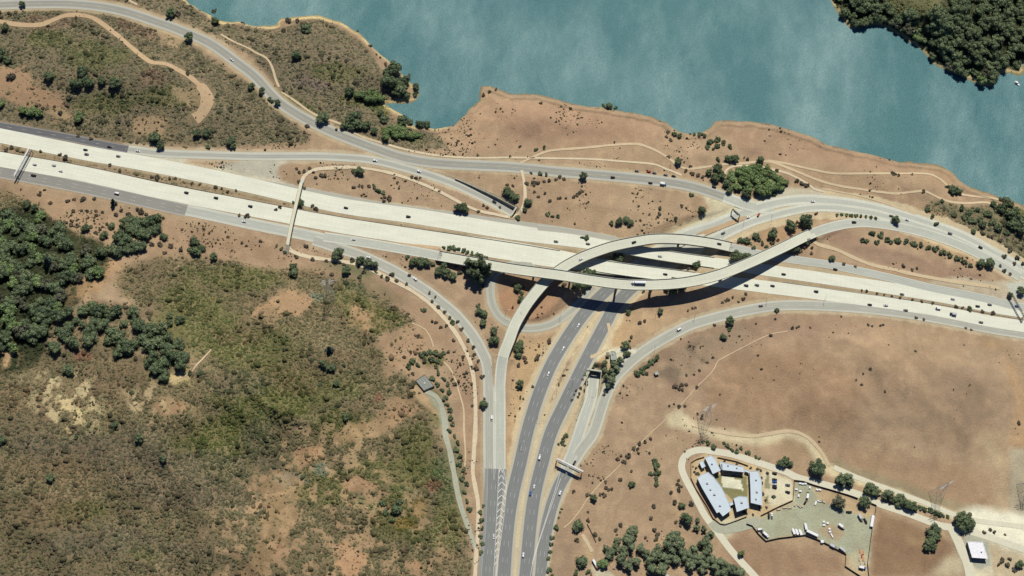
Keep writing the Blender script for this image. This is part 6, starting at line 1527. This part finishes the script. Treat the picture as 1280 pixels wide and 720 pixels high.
# boat
def boat(px, py, ang):
    x, y = unproj(px, py, Z_W); root = empty('boat', (x, y, Z_W), math.radians(ang), 'small white motor boat with a canopy on the lake at the right edge', 'boat')
    mb = MB(); P_ = [(-3.2, -1.1), (1.2, -1.2), (2.6, -.8), (3.8, 0), (2.6, .8), (1.2, 1.2), (-3.2, 1.1)]; mb.prism([(a*.85, b*.8) for a, b in P_], -.3, .8, 0, P_); mb.build('hull', paint('white'), root)
    mb = MB(); mb.box(-2.6, .8, -.85, .85, .8, .84); mb.build('deck', simple('boat_deck', (.25, .22, .18)), root); mb = MB(); mb.box(-1.9, .4, -.95, .95, 2.1, 2.2); mb.build('canopy', paint('white'), root)
    for a in (-1.8, .3):
        for b in (-.85, .85): mb = MB(); mb.bar((a, b, .8), (a, b, 2.1), .05); mb.build('post', paint('silver'), root)
    mb = MB(); mb.box(.8, 1.3, -.8, .8, .8, 1.4, 0, .1, .1); mb.build('windscreen', GLASS, root); mb = MB(); mb.box(-3.6, -3.1, -.25, .25, .1, 1.2); mb.build('outboard_motor', TYRE, root)
boat(1271, 104.5, -40)

# ------------------------------------------------------------------ buildings
ROOFW = simple('pale_roof', alb(196, 204, 212), .5, .3, var=.10, sc_=.3); WALLM = simple('grey_render', (.30, .29, .27), .85, .1); GLS = GLASS
UNIT = simple('roof_unit', (.42, .43, .43), .6, .3)
def building(name, pts, h, label, cat='building', units=(), roofm=ROOFW, slope=0.0, eave=.5, nwin=6):
    W = [unproj(px, py, h) for px, py in pts]
    area = sum(W[i][0]*W[(i+1) % len(W)][1]-W[(i+1) % len(W)][0]*W[i][1] for i in range(len(W)))
    if area < 0: W = W[::-1]
    cx = sum(p[0] for p in W)/len(W); cy = sum(p[1] for p in W)/len(W); gz = float(ground_z(cx, cy))-.3
    root = empty(name, (cx, cy, 0), 0, label, cat); Q = [(p[0]-cx, p[1]-cy) for p in W]
    def inset(P_, d):
        out = []; n = len(P_)
        for i in range(n):
            p, a, b = Vector(P_[i]), Vector(P_[i-1]), Vector(P_[(i+1) % n]); e1 = (p-a).normalized(); e2 = (b-p).normalized(); n1_ = Vector((-e1.y, e1.x)); n2_ = Vector((-e2.y, e2.x)); m = (n1_+n2_); m /= max(.3, m.length_squared/2)
            out.append((p.x+m.x*d, p.y+m.y*d))
        return out
    I = inset(Q, eave); mb = MB(); mb.prism(I, gz, h-.36); mb.build('wall', WALLM, root)
    Z1 = [h+slope*(p[1]) for p in Q]; mb = MB(); mb.prism(Q, [z-.35 for z in Z1], Z1); rf = mb.build('roof', roofm, root)
    n = len(Q)
    mb = MB(); J = inset(Q, .35)
    for i in range(n):
        j = (i+1) % n; mb.face([(Q[i][0], Q[i][1], Z1[i]+.02), (Q[j][0], Q[j][1], Z1[j]+.02), (Q[j][0], Q[j][1], Z1[j]+.28), (Q[i][0], Q[i][1], Z1[i]+.28)]); mb.face([(J[i][0], J[i][1], Z1[i]+.02), (J[j][0], J[j][1], Z1[j]+.02), (J[j][0], J[j][1], Z1[j]+.28), (J[i][0], J[i][1], Z1[i]+.28)][::-1]); mb.face([(Q[i][0], Q[i][1], Z1[i]+.28), (Q[j][0], Q[j][1], Z1[j]+.28), (J[j][0], J[j][1], Z1[j]+.28), (J[i][0], J[i][1], Z1[i]+.28)])
    mb.build('roof_edge', roofm, rf)
    for (fx, fy, s) in units:
        x, y = unproj(fx, fy, h); x -= cx; y -= cy; z = h+slope*y
        mb = MB(); mb.box(x-s, x+s, y-s*.7, y+s*.7, z+.01, z+1.1, 0, .05, .05); mb.build('roof_unit', UNIT, rf)
    for i in range(n):      # windows on each wall, slightly proud
        a, b = Vector(I[i]), Vector(I[(i+1) % n]); e = b-a; Lw = e.length
        if Lw < 4: continue
        e.normalize(); nn = Vector((e.y, -e.x)); kx = max(1, min(nwin, int(Lw/4)))
        for q in range(kx):
            c = a+e*(Lw*(q+.5)/kx)+nn*.03; w2 = min(1.1, Lw/kx*.34); mb = MB(); mb.face([(c.x-e.x*w2, c.y-e.y*w2, h*.35), (c.x+e.x*w2, c.y+e.y*w2, h*.35), (c.x+e.x*w2, c.y+e.y*w2, h*.72), (c.x-e.x*w2, c.y-e.y*w2, h*.72)]); mb.build('window', GLS, root)
    return root
building('school_wing', [(871.5,597.5),(878,592.5),(885,590),(892,596),(902,609),(911,628),(914,638),(903.5,645.5),(899,640),(896,641.5),(888,628),(877,609)], 5.2, 'longest pale roofed wing on the left side of the school with notched lower end', units=[(884,604,1.0),(893,618,1.1),(900,632,.9),(888,612,.8)], nwin=9)
building('school_wing', [(881,572),(889,569),(894,573),(901,588),(891,592.5)], 6.6, 'tall white block standing at the top left corner of the school', units=[(890,580,.8)])
building('school_wing', [(902.5,577.5),(929,583.5),(931,590.5),(903,587.5)], 5.6, 'white wing along the top of the school courtyard', units=[(910,582,.7),(921,585,.7)])
building('school_wing', [(937,589),(947.5,588.5),(952,600),(953,632),(938.5,628.5),(938,610)], 5.6, 'pale roofed wing facing the school parking lot', units=[(945,600,.8),(946,615,.9),(945,624,.7)], nwin=8)
building('school_hall', [(917,623),(924,620),(934,621),(936.5,634.5),(921,640)], 6.2, 'squarish pale roofed hall between the two long school wings', units=[(927,628,1.0)])
building('covered_walkway', [(911.5,629),(917.5,626.5),(918.5,629.5),(912.8,632.5)], 3.2, 'low roofed link between the longest school wing and the hall', nwin=1)
building('covered_walkway', [(931.4,586.5),(937,588.5),(937,591.5),(931.4,589.5)], 3.2, 'low roofed link at the upper right corner of the courtyard', nwin=1)
building('covered_walkway', [(899.5,577),(902,577.5),(902.4,586),(901.5,587)], 3.2, 'narrow roofed link beside the tall white school block', nwin=1)
building('annex', [(873.5,577.5),(878.5,575.5),(882,583),(877.5,585.5)], 3.4, 'small annex tucked behind the tall white block')
building('warehouse', [(1209,676.5),(1228.5,677.5),(1235,698.5),(1215,697)], 5.2, 'bright white flat roofed building on a grey apron at lower right', roofm=simple('bright_roof', (.74, .74, .74), .5), units=[(1226.5,690,.6)])
building('utility_building', [(763,439),(769.5,439.5),(771.5,450),(763.5,450)], 3.6, 'grey roofed utility building in the pale yard by the east ramp', roofm=simple('gravel_roof', alb(168,172,160), .9), units=[(766,443,.5)])
building('utility_shed', [(757.5,440.5),(762,440.5),(762,445.5),(757.5,445.5)], 2.6, 'tiny square shed left of the utility building', roofm=simple('brown_roof', alb(150,132,110), .9), units=[(760,443,.6)])
building('field_shed', [(817.5,465),(822,463.5),(824,467.5),(819.5,469)], 2.6, 'tiny pale shed in the field right of the oval hedge', roofm=simple('shed_roof', alb(180,176,166), .8))
building('garden_shed', [(833,718),(836,718),(836,722),(833,722)], 2.6, 'little pale shed among the eucalyptus at the bottom edge')
# boats / pods and goods in the yard
def goods(name, cat, px, py, ang, size, mat, label, group=None, shape='box'):
    x, y, z = at(px, py); root = empty(name, (x, y, z), 0, label, cat, group); a = math.radians(ang); x2, y2 = unproj(px+3*math.cos(a), py-3*math.sin(a), z); root.rotation_euler = (0, 0, math.atan2(y2-y, x2-x))
    l, w_, h = size; l, w_, h = (l*.8, w_*.8, h*.8) if name == 'storage_crate' else (l, w_, h)
    if shape == 'container':
        mb = MB(); mb.box(-l/2, l/2, -w_/2, w_/2, .15, h, 0, .02, .02)
        for i in range(int(l/.6)): mb.box(-l/2+.3+i*.6, -l/2+.5+i*.6, -w_/2-.05, w_/2+.05, .3, h-.1)
        mb.build('body', mat, root); mb = MB(); mb.box(l/2+.003, l/2+.08, -w_/2+.1, w_/2-.1, .25, h-.15); mb.build('door', UNIT, root)
    elif shape == 'hull':
        P_ = [(-l/2, -w_/2), (l*.15, -w_/2), (l*.4, -w_*.3), (l/2, 0), (l*.4, w_*.3), (l*.15, w_/2), (-l/2, w_/2)]; mb = MB(); mb.prism([(p*.9, q*.5) for p, q in P_], .5, h, 0, P_); mb.build('hull', mat, root); mb = MB(); mb.box(-l*.4, l*.3, -.5, .5, .2, .5); mb.build('cradle', TYRE, root)
    elif shape == 'stack':
        mb = MB()
        for i in range(5): mb.box(-l/2+.1*(i % 2), l/2-.1*(i % 3), -w_/2, w_/2, .12+h*i/5, h*(i+.82)/5)
        mb.build('boards', mat, root); mb = MB()
        for xx in (-l*.35, 0, l*.35): mb.box(xx-.08, xx+.08, -w_/2, w_/2, 0, .11)
        mb.build('bearers', simple('timber_dark', (.14, .10, .07)), root)
    else:
        mb = MB(); mb.box(-l/2, l/2, -w_/2, w_/2, .1, h, 0, .06, .06); mb.build('body', mat, root); mb = MB(); mb.box(-l/2-.05, l/2+.05, -w_/2-.05, w_/2+.05, h+.003, h+.12); mb.build('lid', mat, root)
PW = paint('white'); TIM = simple('pale_timber', (.50, .42, .28), .8)
for i, (x, t) in enumerate(((991.5,'left'),(995.5,'middle'),(1000,'right'))): goods('covered_boat', 'boat', x, 664.5+i*.6, 112, (5.6, 2.2, 2.0), PW, f'white covered boat on a cradle, {t} of the three by the long trailer', shape='hull')
goods('shipping_container', 'container', 1089.5, 652, 80, (10.5, 2.5, 2.7), PW, 'white shipping container on the right fence of the yard', shape='container')
goods('shipping_container', 'container', 1027, 677.5, 0, (2.6, 2.4, 2.4), PW, 'small white container by the lower yard fence', shape='container')
goods('shipping_container', 'container', 876, 579.5, 60, (2.4, 2.2, 2.2), PW, 'little white container beside the annex', shape='container')
for x, y, s, t in ((1029.5,652.5,2.4,'top left crate of the five left of the bare oval'),(1029.5,656.6,2.4,'crate just below the top left one by the bare oval'),(1034.3,654.2,2.4,'crate right of the upper two by the bare oval'),(1036.5,661.3,2.4,'crate on the left rim of the bare oval'),(1037,664.8,2.6,'lowest crate on the left rim of the bare oval')): goods('storage_crate', 'crate', x, y, 10, (s, 1.8, 1.3), PW, 'white '+t)
goods('storage_crate', 'crate', 1039.5, 669.5, -60, (5, 1.2, 1.1), PW, 'long low white box at the lower left of the bare oval')
for x, y, a, c in ((981,634.8,5,TIM),(987,635,5,TIM),(999,633,-40,TIM),(1001.5,632.4,-45,TIM),(1019.5,629,70,PW),(1024,626.5,-15,PW),(1029,627.5,-20,TIM),(1026,626,-15,TIM),(973,637,10,TIM),(994,630.5,60,TIM)): goods('timber_stack', 'timber stack', x, y, a, (3.6, 1.2, 1.0), c, 'pale stack of boards along the upper part of the yard', 'stacks of boards in the yard', shape='stack')
for x, y, a in ((1000,604.6,0),(1003,605.2,0),(1006.5,605,0),(1012,609.5,80),(995,612,0),(1000,614.2,0),(998,620,80),(1021,612.4,-20),(1024.5,612.6,-15)): goods('storage_crate', 'crate', x, y, a, (2.6, 1.6, 1.4), PW, 'pale crate in the fenced upper corner of the yard', 'crates in the upper yard corner')
for i, (x, y, c) in enumerate(((1075,689,'orange'),(1079,691,'orange'),(1077,695,'red'),(1079,699,'orange'),(1074,699,'tan'),(1075.5,704,'tan'),(1081,703,'tan'))): goods('pallet_stack', 'pallets', x, y, 85, (3.0, 1.1, .9), paint(c), 'reddish or tan stack of pallets in the row at the foot of the yard', 'pallets at the foot of the yard', shape='stack')
# concrete basin on the hillside
def basin():
    P_ = [(519,477.5),(531,469.5),(543,484.5),(530,490.5)]; W = [unproj(a, b, .3) for a, b in P_][::-1]; cx = sum(p[0] for p in W)/4; cy = sum(p[1] for p in W)/4
    gz = float(ground_z(cx, cy)); root = empty('water_tank', (cx, cy, gz), 0, 'square grey covered concrete basin inside a dark fence, left of the right turn ramp', 'tank'); Q = [(a-cx, b-cy) for a, b in W]
    mb = MB(); mb.prism(Q, -1.5, 1.2); mb.build('wall', simple('basin_wall', (.06, .06, .055), .9), root)
    mb = MB(); Q2 = [(a*.90, b*.90) for a, b in Q]; mb.prism(Q2, 1.2, 1.5); sl_ = mb.build('cover_slab', simple('basin_slab', alb(150,150,140), .9, var=.15), root)
    mb = MB()
    for t in (.25, .5, .75):
        a = [Q2[0][i]+(Q2[1][i]-Q2[0][i])*t for i in (0, 1)]; b = [Q2[3][i]+(Q2[2][i]-Q2[3][i])*t for i in (0, 1)]; mb.bar((a[0], a[1], 1.53), (b[0], b[1], 1.53), .12)
    mb.build('seam', simple('basin_seam', (.16, .16, .15), .9), sl_)
    mb = MB(); mb.box(-.8, .8, -.8, .8, 1.505, 1.9); mb.build('hatch', UNIT, root)
basin()
# fences
FENCE = simple('dark_fence', (.075, .062, .05), .9, .1)
def fence(pts, label, h=1.9, name='fence', mat=None, wd=.16):
    Pp = [at(*p) for p in pts]; root = empty(name, (0, 0, 0), 0, label, 'fence'); mat = mat or FENCE
    mb = MB(); L = []
    for i in range(len(Pp)-1):
        a, b = Vector(Pp[i]), Vector(Pp[i+1]); n = max(1, int((b-a).length/3)); L += [a+(b-a)*k_/n for k_ in range(n)]
    L.append(Vector(Pp[-1])); L = np.array([(v.x, v.y, float(ground_z(v.x, v.y))) for v in L]); side_strip(mb, L, -wd/2, wd/2, .05, h); mb.build('screen', mat, root)
    for i in range(0, len(L), 3):
        mb = MB(); mb.box(L[i, 0]-.14, L[i, 0]+.14, L[i, 1]-.14, L[i, 1]+.14, L[i, 2]-.2, L[i, 2]+h+.15); mb.build('post', mat, root)
fence([(951,644.5),(972,634),(991,625.5),(992.5,600.5),(1004,602),(1017,606.5),(1040,613),(1060,619),(1072,623.5)], 'dark fence between yard and school, turning along the service road')
fence([(1088,629),(1095,632),(1093,645),(1090,660),(1086,690),(1084,705),(1086,724)], 'dark fence down the right side of the yard')
fence([(933,655),(940,657.5),(948,668),(957,676.5),(972.5,673),(995,670.3),(1006,669),(1022,675),(1037,682),(1049,689),(1057,693),(1056,708),(1076,721)], 'dark screened fence along the stepped lower side of the yard')
WOODF = simple('timber_fence', (.12, .075, .045), .9, .1)
fence([(880,571.5),(871,574),(863.5,578.5),(863.5,598),(870,612),(884,634),(891,648),(900,655),(906,656),(920,651),(933,646)], 'low brown fence wrapping the outside of the school', 1.5, mat=WOODF, wd=.2)
fence([(897,572),(920,577),(935,582.5)], 'short brown fence behind the top wing of the school', 1.5, mat=WOODF, wd=.2)
fence([(734,655),(740,667),(745,678)], 'short dark fence beside the leafy tree near the bottom', 1.4, wd=.2)
# courtyard paving, steps
for pts, lab in (([(930,590),(935,590),(938,634),(934,636)], 'a'), ([(947,589),(960,594),(963,596),(963,632),(952,633),(955,622),(958,610)], 'b')):
    pass
print('objects', len(bpy.data.objects))
